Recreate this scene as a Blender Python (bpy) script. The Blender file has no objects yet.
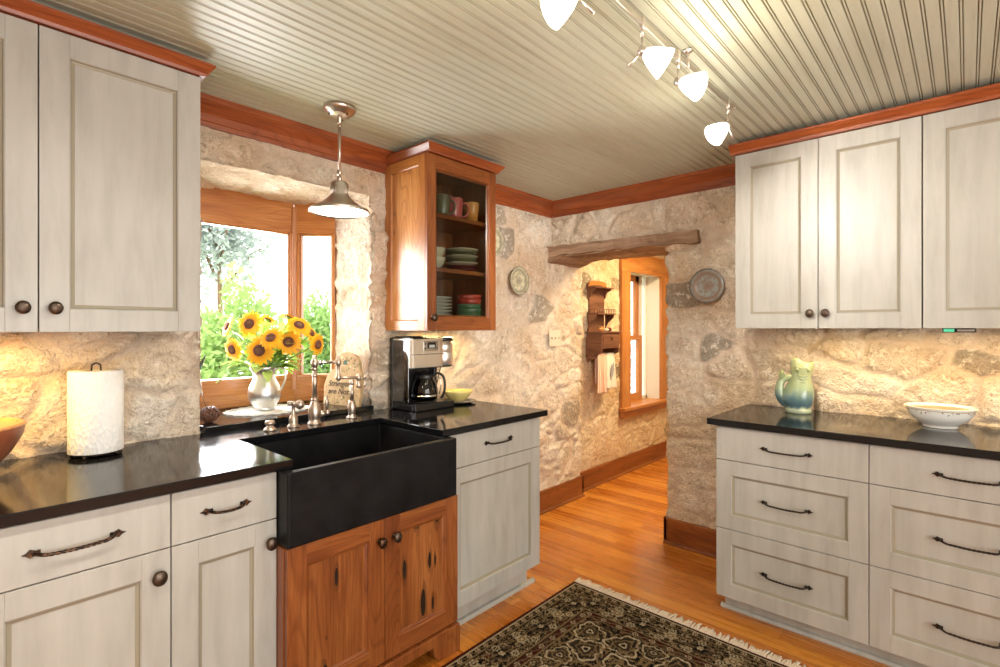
import bpy, math, random
import numpy as np
from mathutils import Vector, Matrix
random.seed(7)
PI = math.pi
sc = bpy.context.scene
col = sc.collection
# ------------------------------------------------------------------ measured camera
H = 1.40; F = 512.0; V0 = 328.7; CA, SA = 0.7385, 0.6743
def pix(u, v, t):                       # measured picture point at depth t -> room coordinates
    q = (u - 500) / F
    return Vector((t * (CA + q * SA), t * (SA - q * CA), H - (v - V0) * t / F))

# ------------------------------------------------------------------ mesh builder
class MB:
    def __init__(s): s.v = []; s.f = []; s.uv = []; s.m = []; s.s = []
    def face(s, idx, uv, m=0, sm=False): s.f.append(idx); s.uv.append(uv); s.m.append(m); s.s.append(sm)
    def box(s, x0, x1, y0, y1, z0, z1, g=2, m=0):
        b = len(s.v); a = random.random() * 9; c = random.random() * 9
        s.v += [(x, y, z) for z in (z0, z1) for y in (y0, y1) for x in (x0, x1)]
        for n, q in ((2, (0, 2, 3, 1)), (2, (4, 5, 7, 6)), (1, (0, 1, 5, 4)), (1, (2, 6, 7, 3)), (0, (0, 4, 6, 2)), (0, (1, 3, 7, 5))):
            r = [k for k in range(3) if k != g and k != n]
            o = r[-1] if n != g else r[1]
            gg = g if n != g else r[0]
            s.face([b + k for k in q], [(s.v[b + k][gg] + a, s.v[b + k][o] + c + n * .37) for k in q], m)
    def prism(s, pts, axis, a0, a1, m=0, sm=False, g=None):   # polygon in the plane across axis, extruded along it
        b = len(s.v); n = len(pts); ru = random.random() * 9; rv = random.random() * 9
        def mk(p, a):
            return {'x': (a, p[0], p[1]), 'y': (p[0], a, p[1]), 'z': (p[0], p[1], a)}[axis]
        s.v += [mk(p, a0) for p in pts] + [mk(p, a1) for p in pts]
        L = 0
        for i in range(n):
            j = (i + 1) % n; d = math.dist(pts[i], pts[j])
            s.face([b + i, b + j, b + n + j, b + n + i], [(a0 + ru, L + rv), (a0 + ru, L + d + rv), (a1 + ru, L + d + rv), (a1 + ru, L + rv)], m, sm); L += d
        sw = (lambda p: (p[1] + ru, p[0] + rv)) if g == 'swap' else (lambda p: (p[0] + ru, p[1] + rv))
        s.face([b + i for i in range(n)][::-1], [sw(p) for p in pts][::-1], m)
        s.face([b + n + i for i in range(n)], [sw(p) for p in pts], m)
    def lathe(s, prof, seg=32, M=None, m=0, sc=(1, 1), sm=True, fn=None):   # profile (r, z)
        b = len(s.v); M = M or Matrix(); n = len(prof)
        for r, z in prof:
            for k in range(seg):
                a = 2 * PI * k / seg
                rr = r * (fn(a, z) if fn else 1)
                s.v.append(tuple(M @ Vector((rr * math.cos(a) * sc[0], rr * math.sin(a) * sc[1], z))))
        for i in range(n - 1):
            for k in range(seg):
                l = (k + 1) % seg
                s.face([b + i * seg + k, b + i * seg + l, b + (i + 1) * seg + l, b + (i + 1) * seg + k],
                       [(prof[i][1], k / seg), (prof[i][1], (k + 1) / seg), (prof[i + 1][1], (k + 1) / seg), (prof[i + 1][1], k / seg)], m, sm)
        if prof[0][0] > 1e-6: s.face([b + k for k in range(seg)][::-1], [(0, 0)] * seg, m)
        if prof[-1][0] > 1e-6: s.face([b + (n - 1) * seg + k for k in range(seg)], [(0, 0)] * seg, m)
    def tube(s, pts, r, seg=10, m=0, sq=None, twist=0):
        b = len(s.v); pts = [Vector(p) for p in pts]; n = len(pts)
        rs = r if isinstance(r, (list, tuple)) else [r] * n
        up = None; L = 0
        for i, p in enumerate(pts):
            t = (pts[min(i + 1, n - 1)] - pts[max(i - 1, 0)]).normalized()
            if up is None:
                up = t.cross(Vector((0, 0, 1)) if abs(t.z) < .9 else Vector((1, 0, 0))).normalized()
            else: up = (up - t * up.dot(t)).normalized()
            w = t.cross(up)
            for k in range(seg):
                a = 2 * PI * k / seg + twist * i
                rr = rs[i] * (sq(a - twist * i) if sq else 1)
                s.v.append(tuple(p + (up * math.cos(a) + w * math.sin(a)) * rr))
        for i in range(n - 1):
            d = (pts[i + 1] - pts[i]).length
            for k in range(seg):
                l = (k + 1) % seg
                s.face([b + i * seg + k, b + i * seg + l, b + (i + 1) * seg + l, b + (i + 1) * seg + k],
                       [(L, k * .01), (L, k * .01 + .01), (L + d, k * .01 + .01), (L + d, k * .01)], m, True)
            L += d
        s.face([b + k for k in range(seg)][::-1], [(0, 0)] * seg, m); s.face([b + (n - 1) * seg + k for k in range(seg)], [(0, 0)] * seg, m)
    def quad(s, a, b_, c, d, m=0, sm=False):
        b = len(s.v); s.v += [tuple(a), tuple(b_), tuple(c), tuple(d)]
        s.face([b, b + 1, b + 2, b + 3], [(0, 0), (1, 0), (1, 1), (0, 1)], m, sm)
    def move(s, M): s.v = [tuple(M @ Vector(p)) for p in s.v]; return s
    def build(s, name, mats, parent=None, bevel=0, seg=2, label=None, solid=0, sub=0):
        me = bpy.data.meshes.new(name); me.from_pydata(s.v, [], s.f)
        for mt in (mats if isinstance(mats, (list, tuple)) else [mats]): me.materials.append(mt)
        me.polygons.foreach_set('material_index', s.m); me.polygons.foreach_set('use_smooth', s.s)
        ul = me.uv_layers.new(name='UVMap')
        ul.data.foreach_set('uv', np.array([c for f in s.uv for p in f for c in p], dtype=np.float32))
        me.update()
        o = bpy.data.objects.new(name, me); col.objects.link(o)
        if parent is not None: o.parent = parent
        if solid: md = o.modifiers.new('solid', 'SOLIDIFY'); md.thickness = solid; md.offset = 0
        if sub: md = o.modifiers.new('sub', 'SUBSURF'); md.levels = sub; md.render_levels = sub
        if bevel:
            md = o.modifiers.new('bevel', 'BEVEL'); md.width = bevel; md.segments = seg; md.limit_method = 'ANGLE'; md.angle_limit = 0.7
            md.harden_normals = False
        if label: o['label'] = label
        return o
def tag(o, label, cat, group=None, kind=None):
    o['label'] = label; o['category'] = cat
    if group: o['group'] = group
    if kind: o['kind'] = kind
    return o
def struct(o, label=None, cat=None):
    o['kind'] = 'structure'
    if label: o['label'] = label
    if cat: o['category'] = cat
    return o
def thing(name, label, cat, loc=(0, 0, 0), rz=0, group=None):
    o = bpy.data.objects.new(name, None); col.objects.link(o); o.empty_display_size = .05
    o.location = loc; o.rotation_euler = (0, 0, rz)
    return tag(o, label, cat, group)
def dup(o, parent=None, loc=None, rz=None, label=None, group=None):
    c = o.copy(); col.objects.link(c)
    if parent is not None: c.parent = parent
    if loc is not None: c.location = loc
    if rz is not None: c.rotation_euler = (0, 0, rz)
    if label: c['label'] = label
    if group: c['group'] = group
    for ch in list(o.children): dup(ch, c)
    return c
def R(axis, a): return Matrix.Rotation(a, 4, axis)
def T(*p): return Matrix.Translation(Vector(p))

# ------------------------------------------------------------------ materials
def mat(name, base=(.8, .8, .8), rough=.5, metal=0, **kw):
    m = bpy.data.materials.new(name); m.use_nodes = True
    b = m.node_tree.nodes['Principled BSDF']
    b.inputs['Base Color'].default_value = (*base, 1); b.inputs['Roughness'].default_value = rough; b.inputs['Metallic'].default_value = metal
    for k, v in kw.items(): b.inputs[k.replace('_', ' ')].default_value = v
    m.diffuse_color = (*base, 1)
    return m
class NT:
    def __init__(s, m): s.m = m; s.t = m.node_tree; s.b = s.t.nodes['Principled BSDF']
    def n(s, ty, **kw):
        nd = s.t.nodes.new(ty)
        for k, v in kw.items():
            if k.startswith('i_'):
                kk = k[2:]; nd.inputs[int(kk) if kk.isdigit() else kk.replace('_', ' ')].default_value = v
            else: setattr(nd, k, v)
        return nd
    def l(s, a, b): s.t.links.new(a, b)
    def co(s, kind='Object', scale=(1, 1, 1), rot=(0, 0, 0), loc=(0, 0, 0)):
        tc = s.n('ShaderNodeTexCoord'); mp = s.n('ShaderNodeMapping')
        mp.inputs['Scale'].default_value = scale; mp.inputs['Rotation'].default_value = rot; mp.inputs['Location'].default_value = loc
        s.l(tc.outputs[kind], mp.inputs[0]); return mp.outputs[0]
    def noise(s, vec, scale, detail=3, rough=.55, dist=0):
        nd = s.n('ShaderNodeTexNoise'); nd.inputs['Scale'].default_value = scale; nd.inputs['Detail'].default_value = detail
        nd.inputs['Roughness'].default_value = rough; nd.inputs['Distortion'].default_value = dist
        s.l(vec, nd.inputs['Vector']); return nd.outputs['Fac']
    def ramp(s, fac, stops):
        r = s.n('ShaderNodeValToRGB'); e = r.color_ramp.elements
        while len(e) < len(stops): e.new(.5)
        for k, (p, c) in enumerate(stops):
            e[k].position = p; e[k].color = (*c, 1) if len(c) == 3 else c
        s.l(fac, r.inputs[0]); return r.outputs[0]
    def mix(s, fac, a, b, mode='MIX'):
        r = s.n('ShaderNodeMix', data_type='RGBA', blend_type=mode)
        for sock, v in ((r.inputs[0], fac), (r.inputs[6], a), (r.inputs[7], b)):
            if isinstance(v, bpy.types.NodeSocket): s.l(v, sock)
            elif isinstance(v, (int, float)): sock.default_value = v
            else: sock.default_value = (*v, 1)
        return r.outputs[2]
    def math(s, op, a, b=None, c=None):
        r = s.n('ShaderNodeMath', operation=op)
        for sock, v in zip(r.inputs, (a, b, c)):
            if v is None: continue
            if isinstance(v, bpy.types.NodeSocket): s.l(v, sock)
            else: sock.default_value = v
        return r.outputs[0]
    def bump(s, h, strength=.3, dist=.01):
        b = s.n('ShaderNodeBump'); b.inputs['Strength'].default_value = strength; b.inputs['Distance'].default_value = dist
        s.l(h, b.inputs['Height']); s.l(b.outputs[0], s.b.inputs['Normal'])
    def color(s, c): s.l(c, s.b.inputs['Base Color'])
    def rough(s, c): s.l(c, s.b.inputs['Roughness'])

def wood_mat(name, lo, mid, hi, rough=.33, knots=.0, grain=1.0, coat=.15):
    m = mat(name, mid, rough); t = NT(m)
    n1 = t.noise(t.co('UV', (1.0, 8, 1)), 1.5, 4, .55, .5)
    c = t.ramp(n1, [(.30, lo), (.5, mid), (.72, hi)])
    n2 = t.noise(t.co('UV', (5, 170, 1)), 1.0, 3, .6)
    c = t.mix(.55 * grain, c, t.ramp(n2, [(.35, (.42, .32, .26)), (.6, (1, 1, 1))]), 'MULTIPLY')
    # growth rings: contour lines of a slow noise, running out into cathedrals
    n3 = t.noise(t.co('UV', (.55, 4.2, 1)), 1.25, 1.5, .4, .25)
    rg = t.math('SINE', t.math('MULTIPLY', n3, 190.0)); 
    c = t.mix(.40 * grain, c, t.ramp(rg, [(.0, (1, 1, 1)), (.60, (1, 1, 1)), (1, (.46, .30, .20))]), 'MULTIPLY')
    if knots:
        vo = t.n('ShaderNodeTexVoronoi', voronoi_dimensions='2D'); vo.inputs['Scale'].default_value = 1; t.l(t.co('UV', (5.5, 24, 1)), vo.inputs['Vector'])
        sep = t.n('ShaderNodeSeparateColor'); t.l(vo.outputs['Color'], sep.inputs[0])
        rad = t.math('MULTIPLY', t.math('MAXIMUM', t.math('SUBTRACT', sep.outputs[0], 1 - knots), 0.0), .34 / max(knots, .01))
        k = t.math('LESS_THAN', vo.outputs['Distance'], rad)
        halo = t.math('LESS_THAN', vo.outputs['Distance'], t.math('MULTIPLY', rad, 1.7))
        c = t.mix(t.math('MULTIPLY', halo, .45), c, tuple(x * .45 for x in lo))
        c = t.mix(k, c, (.018, .010, .006))
    t.color(c); t.b.inputs['Coat Weight'].default_value = coat; t.b.inputs['Coat Roughness'].default_value = .2
    t.bump(n2, .10, .002)
    return m
M = {}
M['pine'] = wood_mat('heart_pine', (.175, .046, .011), (.27, .079, .018), (.36, .122, .031), .34)
M['pine_knot'] = wood_mat('knotty_heart_pine', (.18, .050, .011), (.285, .088, .021), (.39, .14, .038), .34, knots=.26)
M['pine_light'] = wood_mat('honey_pine', (.50, .19, .05), (.66, .30, .095), (.78, .42, .16), .3, knots=.20)
M['crown'] = wood_mat('stained_crown', (.22, .046, .012), (.33, .078, .020), (.42, .115, .030), .38)
M['fir'] = wood_mat('window_fir', (.40, .135, .030), (.51, .20, .050), (.60, .27, .080), .35, grain=.7)
M['oldwood'] = wood_mat('weathered_beam', (.19, .11, .065), (.34, .215, .135), (.54, .38, .26), .8, coat=0)
M['walnut'] = wood_mat('dark_carved_wood', (.11, .040, .022), (.19, .075, .040), (.28, .12, .065), .42)
def paint():
    m = mat('glazed_paint', (.62, .56, .47), .38); t = NT(m)
    o = t.co('Object', (9, 9, 1.3)); n = t.noise(o, 2.2, 5, .6, .3); n2 = t.noise(t.co('Object'), 3.0, 3)
    c = t.ramp(n, [(.25, (.345, .33, .295)), (.52, (.42, .408, .372)), (.8, (.47, .46, .425))])
    c = t.mix(.5, c, t.ramp(n2, [(.3, (.88, .855, .80)), (.65, (1, 1, 1))]), 'MULTIPLY')
    t.color(c); t.bump(n, .05, .002); return m
M['paint'] = paint()
M['glaze_shade'] = mat('antique_glaze_and_shade', (.285, .255, .185), .45)  # antique glaze plus recess shade, painted on the widened panel bevel
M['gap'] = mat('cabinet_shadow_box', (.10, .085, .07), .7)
def granite():
    m = mat('black_granite', (.012, .012, .013), .16); t = NT(m)
    o = t.co('Object'); n = t.noise(o, 420, 2, .7); n2 = t.noise(o, 7, 4)
    c = t.ramp(n, [(.62, (.006, .006, .007)), (.74, (.035, .035, .037)), (.80, (.13, .12, .11))]); t.color(c)
    t.rough(t.ramp(n2, [(.3, (.07, .07, .07)), (.7, (.14, .14, .14))])); t.bump(t.noise(o, 60, 3), .03, .001); return m
M['granite'] = granite(); M['granite'].node_tree.nodes['Principled BSDF'].inputs['Specular IOR Level'].default_value = .36
def soap():
    m = mat('black_soapstone', (.012, .012, .012), .36); t = NT(m)
    o = t.co('Object'); n = t.noise(o, 9, 5, .65); t.color(t.ramp(n, [(.3, (.005, .005, .006)), (.7, (.013, .013, .014))]))
    t.rough(t.ramp(n, [(.3, (.30, .30, .30)), (.7, (.45, .45, .45))])); return m
M['soap'] = soap(); M['soap'].node_tree.nodes['Principled BSDF'].inputs['Specular IOR Level'].default_value = .16
def stone(name, warm=0.0, k=1.0):
    m = mat(name, (.6, .5, .4), .88); t = NT(m)
    at = t.n('ShaderNodeAttribute', attribute_name='stone'); sp = t.n('ShaderNodeSeparateColor'); t.l(at.outputs['Color'], sp.inputs[0])
    o = t.co('Object')
    st = t.ramp(sp.outputs[0], [(0, (.29, .26, .215)), (.05, (.42, .375, .31)), (.11, (.68, .59, .475)), (.40, (.80, .725, .61)), (.62, (.75, .65, .525)), (.8, (.86, .80, .70)), (1, (.72, .58, .44))])
    n1 = t.noise(o, 11, 5, .65); n2 = t.noise(o, 75, 4, .7); n3 = t.noise(o, 3.0, 3)
    st = t.mix(.75, st, t.ramp(n1, [(.3, (.66, .60, .53)), (.5, (1, 1, 1)), (.75, (1.0, .95, .86))]), 'MULTIPLY')
    st = t.mix(.5, st, t.ramp(n2, [(.32, (.55, .48, .42)), (.5, (1, 1, 1))]), 'MULTIPLY')
    n4 = t.noise(o, 30, 3, .6, .4); st = t.mix(t.ramp(n4, [(.54, (0, 0, 0)), (.66, (.75, .75, .75))]), st, (.92, .87, .78))
    n5 = t.noise(o, 16, 3, .6, .5); ck = t.math('ABSOLUTE', t.math('SUBTRACT', n5, .5))
    st = t.mix(.7, st, t.ramp(ck, [(.0, (.50, .40, .32)), (.018, (1, 1, 1))]), 'MULTIPLY')
    mo = t.ramp(n1, [(.3, (.64, .535, .425)), (.6, (.77, .665, .55)), (.8, (.84, .76, .65))])
    c = t.mix(sp.outputs[1], st, mo)
    c = t.mix(.8, c, t.ramp(n3, [(.35, (.84, .71, .57)), (.6, (1, 1, 1))]), 'MULTIPLY')
    c = t.mix(1.0, c, (1.0, .975, .955), 'MULTIPLY')
    if warm: c = t.mix(warm, c, (1.0, .86, .62), 'MULTIPLY')
    t.color(c)
    h = t.math('ADD', t.math('ADD', t.math('MULTIPLY', n1, 1.0), t.math('MULTIPLY', n4, .5)), t.math('MULTIPLY', n2, .4)); t.bump(h, .95, .034)
    return m
M['stone'] = stone('limestone_rubble')
M['stone_pass'] = stone('limestone_plastered', .5)
def floor_mat():
    m = mat('pine_floor', (.5, .2, .05), .3); t = NT(m)
    v = t.co('Object', (1, 1, 1), (0, 0, PI / 2))
    br = t.n('ShaderNodeTexBrick'); br.offset = .37; br.offset_frequency = 2; t.l(v, br.inputs['Vector'])
    br.inputs['Color1'].default_value = (0, 0, 0, 1); br.inputs['Color2'].default_value = (1, 1, 1, 1); br.inputs['Mortar'].default_value = (.5, .5, .5, 1)
    br.inputs['Scale'].default_value = 1; br.inputs['Brick Width'].default_value = 1.7; br.inputs['Row Height'].default_value = .085
    br.inputs['Mortar Size'].default_value = .0011; br.inputs['Mortar Smooth'].default_value = .3; br.inputs['Bias'].default_value = 0
    c = t.ramp(br.outputs['Color'], [(0, (.45, .138, .015)), (.35, (.56, .188, .022)), (.7, (.63, .232, .031)), (1, (.71, .29, .046))])
    # grain along the boards (y), shifted board to board
    add = t.n('ShaderNodeVectorMath', operation='MULTIPLY_ADD'); add.inputs[1].default_value = (5, 3, 7); t.l(br.outputs['Color'], add.inputs[0])
    t.l(t.co('Object', (1, 1, 1)), add.inputs[2])
    mp = t.n('ShaderNodeMapping'); mp.inputs['Scale'].default_value = (16, .9, 1); t.l(add.outputs[0], mp.inputs[0])
    n = t.noise(mp.outputs[0], 1.5, 5, .6, .8)
    c = t.mix(.75, c, t.ramp(n, [(.25, (.56, .38, .26)), (.5, (1, 1, 1)), (.8, (1.0, 1.0, .95))]), 'MULTIPLY')
    mp2 = t.n('ShaderNodeMapping'); mp2.inputs['Scale'].default_value = (150, 4, 1); t.l(add.outputs[0], mp2.inputs[0])
    n2 = t.noise(mp2.outputs[0], 1, 3)
    c = t.mix(.35, c, t.ramp(n2, [(.3, (.6, .45, .33)), (.6, (1, 1, 1))]), 'MULTIPLY')
    c = t.mix(t.math('MULTIPLY', br.outputs['Fac'], .8), c, (.09, .03, .01)); t.color(c)
    t.rough(t.ramp(n, [(.2, (.22, .22, .22)), (.8, (.34, .34, .34))]))
    t.b.inputs['Coat Weight'].default_value = .25; t.b.inputs['Coat Roughness'].default_value = .16
    t.bump(t.math('SUBTRACT', n2, t.math('MULTIPLY', br.outputs['Fac'], 3.0)), .07, .002); return m
M['floor'] = floor_mat()
def ceil_mat():
    m = mat('beadboard_paint', (.6, .58, .45), .42); t = NT(m)
    n = t.noise(t.co('Object', (.7, 9, 1)), 2.4, 5, .62, .4); n2 = t.noise(t.co('Object', (1, 1, 1)), 1.3, 2)
    c = t.ramp(n, [(.22, (.36, .34, .23)), (.36, (.495, .515, .405)), (.6, (.55, .58, .475)), (.85, (.60, .635, .535))])
    n3 = t.noise(t.co('Object', (3, 30, 1)), 3, 4, .7)
    c = t.mix(.8, c, t.ramp(n3, [(.24, (.55, .40, .24)), (.34, (1, 1, 1))]), 'MULTIPLY')
    at = t.n('ShaderNodeAttribute', attribute_name='groove')
    c = t.mix(at.outputs['Fac'], c, (.25, .21, .13)); t.color(c); return m
M['ceil'] = ceil_mat()
M['nickel'] = mat('antique_nickel', (.60, .50, .42), .37, 1)
M['brushed'] = mat('brushed_nickel', (.66, .60, .54), .3, 1)
M['steel'] = mat('brushed_steel', (.80, .77, .73), .34, .9)
M['chrome'] = mat('polished_steel', (.74, .74, .74), .07, 1)
M['pewter'] = mat('pewter', (.84, .85, .86), .33, 1)
M['bronze'] = mat('oil_rubbed_bronze', (.10, .072, .054), .36, .9)
M['iron'] = mat('twisted_iron', (.038, .028, .022), .42, .7)
def copperiron():
    m = mat('rubbed_copper_iron', (.05, .03, .02), .36, .9); t = NT(m)
    n = t.noise(t.co('Object'), 120, 2); t.color(t.ramp(n, [(.42, (.022, .016, .013)), (.66, (.15, .075, .04))])); return m
M['copperiron'] = copperiron()
M['blackplastic'] = mat('black_plastic', (.015, .015, .016), .25)
M['white'] = mat('white_paint', (.78, .75, .70), .5)
M['whitejamb'] = mat('white_jamb', (.74, .70, .68), .5)
M['plaster'] = mat('cream_plaster', (.66, .58, .45), .9)
def paper():
    m = mat('paper_towel', (.83, .81, .77), .95); t = NT(m)
    vo = t.n('ShaderNodeTexVoronoi', feature='F1'); vo.inputs['Scale'].default_value = 1; t.l(t.co('UV', (110, 60, 1)), vo.inputs['Vector'])
    t.bump(vo.outputs['Distance'], .5, .007); return m
M['paper'] = paper()
def glass_mat(name, tint=(1, 1, 1), gl=.10, rough=0.0):
    m = bpy.data.materials.new(name); m.use_nodes = True; nt = m.node_tree; nt.nodes.clear()
    out = nt.nodes.new('ShaderNodeOutputMaterial'); mx = nt.nodes.new('ShaderNodeMixShader'); tr = nt.nodes.new('ShaderNodeBsdfTransparent')
    g = nt.nodes.new('ShaderNodeBsdfGlossy'); fr = nt.nodes.new('ShaderNodeLayerWeight'); fr.inputs['Blend'].default_value = gl
    tr.inputs[0].default_value = (*tint, 1); g.inputs['Roughness'].default_value = rough
    nt.links.new(fr.outputs['Fresnel'], mx.inputs[0]); nt.links.new(tr.outputs[0], mx.inputs[1]); nt.links.new(g.outputs[0], mx.inputs[2]); nt.links.new(mx.outputs[0], out.inputs[0])
    m.diffuse_color = (.8, .9, .9, .3)
    return m
M['glass'] = glass_mat('window_glass')
M['cabglass'] = glass_mat('cabinet_glass', (.80, .82, .80), .22)
M['carafe'] = glass_mat('carafe_glass', (.55, .52, .48), .35)
def emit(name, c, s):
    m = mat(name, c, .4); b = m.node_tree.nodes['Principled BSDF']; b.inputs['Emission Color'].default_value = (*c, 1); b.inputs['Emission Strength'].default_value = s; return m
M['shade'] = emit('lit_frosted_glass', (1, .93, .80), 5.5)
M['bulb'] = emit('lit_bulb', (1, .94, .84), 9)
def ceramic(name, c, rough=.12): return mat(name, c, rough, 0, Coat_Weight=.4)
# ------------------------------------------------------------------ numpy noise and stones
def hsh(i, j, k, s):
    i = i.astype(np.int64); j = j.astype(np.int64); k = k.astype(np.int64)
    n = (i * 374761393 + j * 668265263 + k * 2147483647 + s * 974711 + 1013) & 0x7fffffff
    n = ((n ^ (n >> 13)) * 1274126177) & 0x7fffffff
    n = ((n ^ (n >> 15)) * 362437 + 7919 * s) & 0x7fffffff
    n = (n ^ (n >> 11)) & 0xffffff
    return n / float(0xffffff)
def vnoise(P, scale, s):
    p = P * scale; f = np.floor(p); w = p - f; w = w * w * (3 - 2 * w); o = 0
    for a in (0, 1):
        for b in (0, 1):
            for c in (0, 1):
                wt = (w[:, 0] if a else 1 - w[:, 0]) * (w[:, 1] if b else 1 - w[:, 1]) * (w[:, 2] if c else 1 - w[:, 2])
                o = o + wt * hsh(f[:, 0] + a, f[:, 1] + b, f[:, 2] + c, s)
    return o
def fbm(P, scale, s, oc=4):
    o = 0; a = .5; t = 0
    for i in range(oc): o = o + a * vnoise(P, scale * 2 ** i, s + i); t += a; a *= .5
    return o / t
def stones(P, cell, s):                 # two nearest cells, with the nearest stone's random numbers and offset to its centre
    p = P / np.array(cell); f = np.floor(p)
    d1 = np.full(len(P), 9.0); d2 = d1.copy(); r1 = np.zeros(len(P)); r2 = r1.copy(); r3 = r1.copy(); off = np.zeros_like(P)
    for a in (-1, 0, 1):
        for b in (-1, 0, 1):
            for c in (-1, 0, 1):
                i, j, k = f[:, 0] + a, f[:, 1] + b, f[:, 2] + c
                q = np.stack([i + .12 + .76 * hsh(i, j, k, s), j + .12 + .76 * hsh(i, j, k, s + 1), k + .12 + .76 * hsh(i, j, k, s + 2)], 1)
                dd = p - q; d = np.sqrt((dd ** 2).sum(1))
                near = d < d1
                d2 = np.where(near, d1, np.minimum(d2, d))
                r1 = np.where(near, hsh(i, j, k, s + 5), r1); r2 = np.where(near, hsh(i, j, k, s + 6), r2); r3 = np.where(near, hsh(i, j, k, s + 7), r3)
                off = np.where(near[:, None], dd, off); d1 = np.where(near, d, d1)
    return d1, d2, r1, r2, r3, off
STEP = .0125
def stone_wall(name, patches, mats, A=.016, cell=(.30, .30, .19), seed=3, core=(), smear=.5, label=None, ripple=1.0):
    V = {}; verts = []; faces = []
    def vid(p):
        k = (round(p[0] * 2000), round(p[1] * 2000), round(p[2] * 2000))
        if k not in V: V[k] = len(verts); verts.append(p)
        return V[k]
    for o, u, v, nu, nv in patches:     # corner, edge vectors, divisions; normal = u x v
        g = [[vid((o[0] + u[0] * i / nu + v[0] * j / nv, o[1] + u[1] * i / nu + v[1] * j / nv, o[2] + u[2] * i / nu + v[2] * j / nv)) for j in range(nv + 1)] for i in range(nu + 1)]
        for i in range(nu):
            for j in range(nv): faces.append((g[i][j], g[i + 1][j], g[i + 1][j + 1], g[i][j + 1]))
    P = np.array(verts); me = bpy.data.meshes.new(name); me.from_pydata(verts, [], faces); me.update()
    N = np.zeros(len(verts) * 3, dtype=np.float32); me.vertices.foreach_get('normal', N); N = N.reshape(-1, 3)
    W = P + .055 * np.stack([fbm(P, 5, 11, 3) - .5, fbm(P, 5, 21, 3) - .5, fbm(P, 5, 31, 3) - .5], 1) * 2
    d1, d2, r1, r2, r3, off = stones(W, cell, seed)
    e = d2 - d1; e = e + .10 * (fbm(P, 14, 51, 3) - .5)
    sm = fbm(P, 2.2, 41, 3)             # where mortar has been smeared over the faces
    a = np.clip((e - .035) / .10, 0, 1); a = a * a * (3 - 2 * a)
    amp = np.clip(1.20 - smear * (sm - .28) * 2.6, .22, 1.15)
    tilt = (off[:, 0] + off[:, 1]) * (r2 - .5) * .016 + off[:, 2] * (r3 - .35) * .020
    W2 = P + .03 * np.stack([fbm(P, 13, 111, 2) - .5, fbm(P, 13, 121, 2) - .5, fbm(P, 13, 131, 2) - .5], 1) * 2
    f1, f2, q1, q2, q3, fo = stones(W2, (.085, .085, .055), seed + 40)          # hewn facets
    facet = (fo[:, 0] * (q1 - .5) + fo[:, 1] * (q2 - .5)) * .020 + fo[:, 2] * (q3 - .5) * .022 + (q1 - .5) * .007
    chip = np.clip(fbm(P, 3.1, 141, 3) * 2.2 - .55, .15, 1.15)                  # where the faces are left rough
    rough = (fbm(P, 8, 61, 4) - .5) * .026 + (fbm(P, 30, 71, 3) - .5) * .014 * chip
    crack = -.012 * np.clip(1 - np.abs(e - .03) / .035, 0, 1) * np.clip(amp - .55, 0, 1) * 1.5
    valley = np.minimum(np.abs(fbm(P * np.array([1, 1, 2.2]), 7, 151, 3) - .5) * .16, .010) - .008
    soft = np.where((P[:, 1] > YS + .004) & (P[:, 0] < 2), .45, 1.0)           # dressed, limewashed reveals of the embrasure
    d = A * amp * a + a * amp * (tilt + (r1 - .5) * .010) + ripple * ((.35 + .65 * a) * (rough + facet * chip + valley * chip)) + crack
    d = d * soft
    d = np.where(P[:, 2] > 2.23, np.minimum(d, .007), d)
    d = np.where(P[:, 2] < .172, np.minimum(d, .012), d)
    P2 = P + N * d[:, None]
    me.vertices.foreach_set('co', P2.astype(np.float32).ravel())
    ca = me.color_attributes.new('stone', 'FLOAT_COLOR', 'POINT')
    mort = np.clip(1 - a * (1.15 - .55 * smear * sm), 0, 1)
    ca.data.foreach_set('color', np.stack([r3, mort, r1, np.ones_like(r1)], 1).astype(np.float32).ravel())
    me.polygons.foreach_set('use_smooth', [True] * len(faces)); me.update()
    me.materials.append(mats)
    ob = bpy.data.objects.new(name, me); col.objects.link(ob)
    if core:
        mb = MB()
        for c in core: mb.box(*c)
        mb.build('masonry_core', M['plaster'], ob)
    return struct(ob, label)
def n_(L): return max(1, round(L / STEP))
def P_(o, u, v, s=1): return (o, u, v, max(1, n_(Vector(u).length) // s), max(1, n_(Vector(v).length) // s))

ZC, ZTOP, XF, YS = .957, 2.375, 3.225, 2.40
WX0, WX1, WZ0, WZ1 = .75, 1.575, .95, 2.125
PX0, PX1, PZ0, PZ1 = 4.55, 5.2375, .6375, 1.9625      # hole of the passage window
# sink wall (faces -y) with its window embrasure, running on through the opening as far as the passage
XL = -1.20
stone_wall('wall_left', [
    P_((XL, YS, 0), (WX0 - XL, 0, 0), (0, 0, ZTOP)),
    P_((WX0, YS, 0), (WX1 - WX0, 0, 0), (0, 0, WZ0)),
    P_((WX0, YS, WZ1), (WX1 - WX0, 0, 0), (0, 0, ZTOP - WZ1)),
    P_((WX1, YS, 0), (3.625 - WX1, 0, 0), (0, 0, ZTOP)),
    P_((WX1, YS, WZ0), (-.03, .3125, 0), (0, 0, WZ1 - WZ0)),
    P_((WX0 - .03, YS + .3125, WZ0), (.03, -.3125, 0), (0, 0, WZ1 - WZ0)),
    P_((WX0, YS, WZ1), (0, .5, 0), (WX1 - WX0, 0, 0)),
    P_((3.625, YS, 0), (0, .0625, 0), (0, 0, ZTOP)),
], M['stone'], A=.015, seed=3, smear=.72, core=[(XL, .70, 2.45, 2.7, 0, 2.5), (1.62, 3.6, 2.47, 2.7, 0, 2.5), (.70, 1.62, 2.47, 2.7, 0, .93), (.70, 1.62, 2.47, 2.95, 2.165, 2.5)],
    label='pale limestone rubble wall around the sink window')
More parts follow.
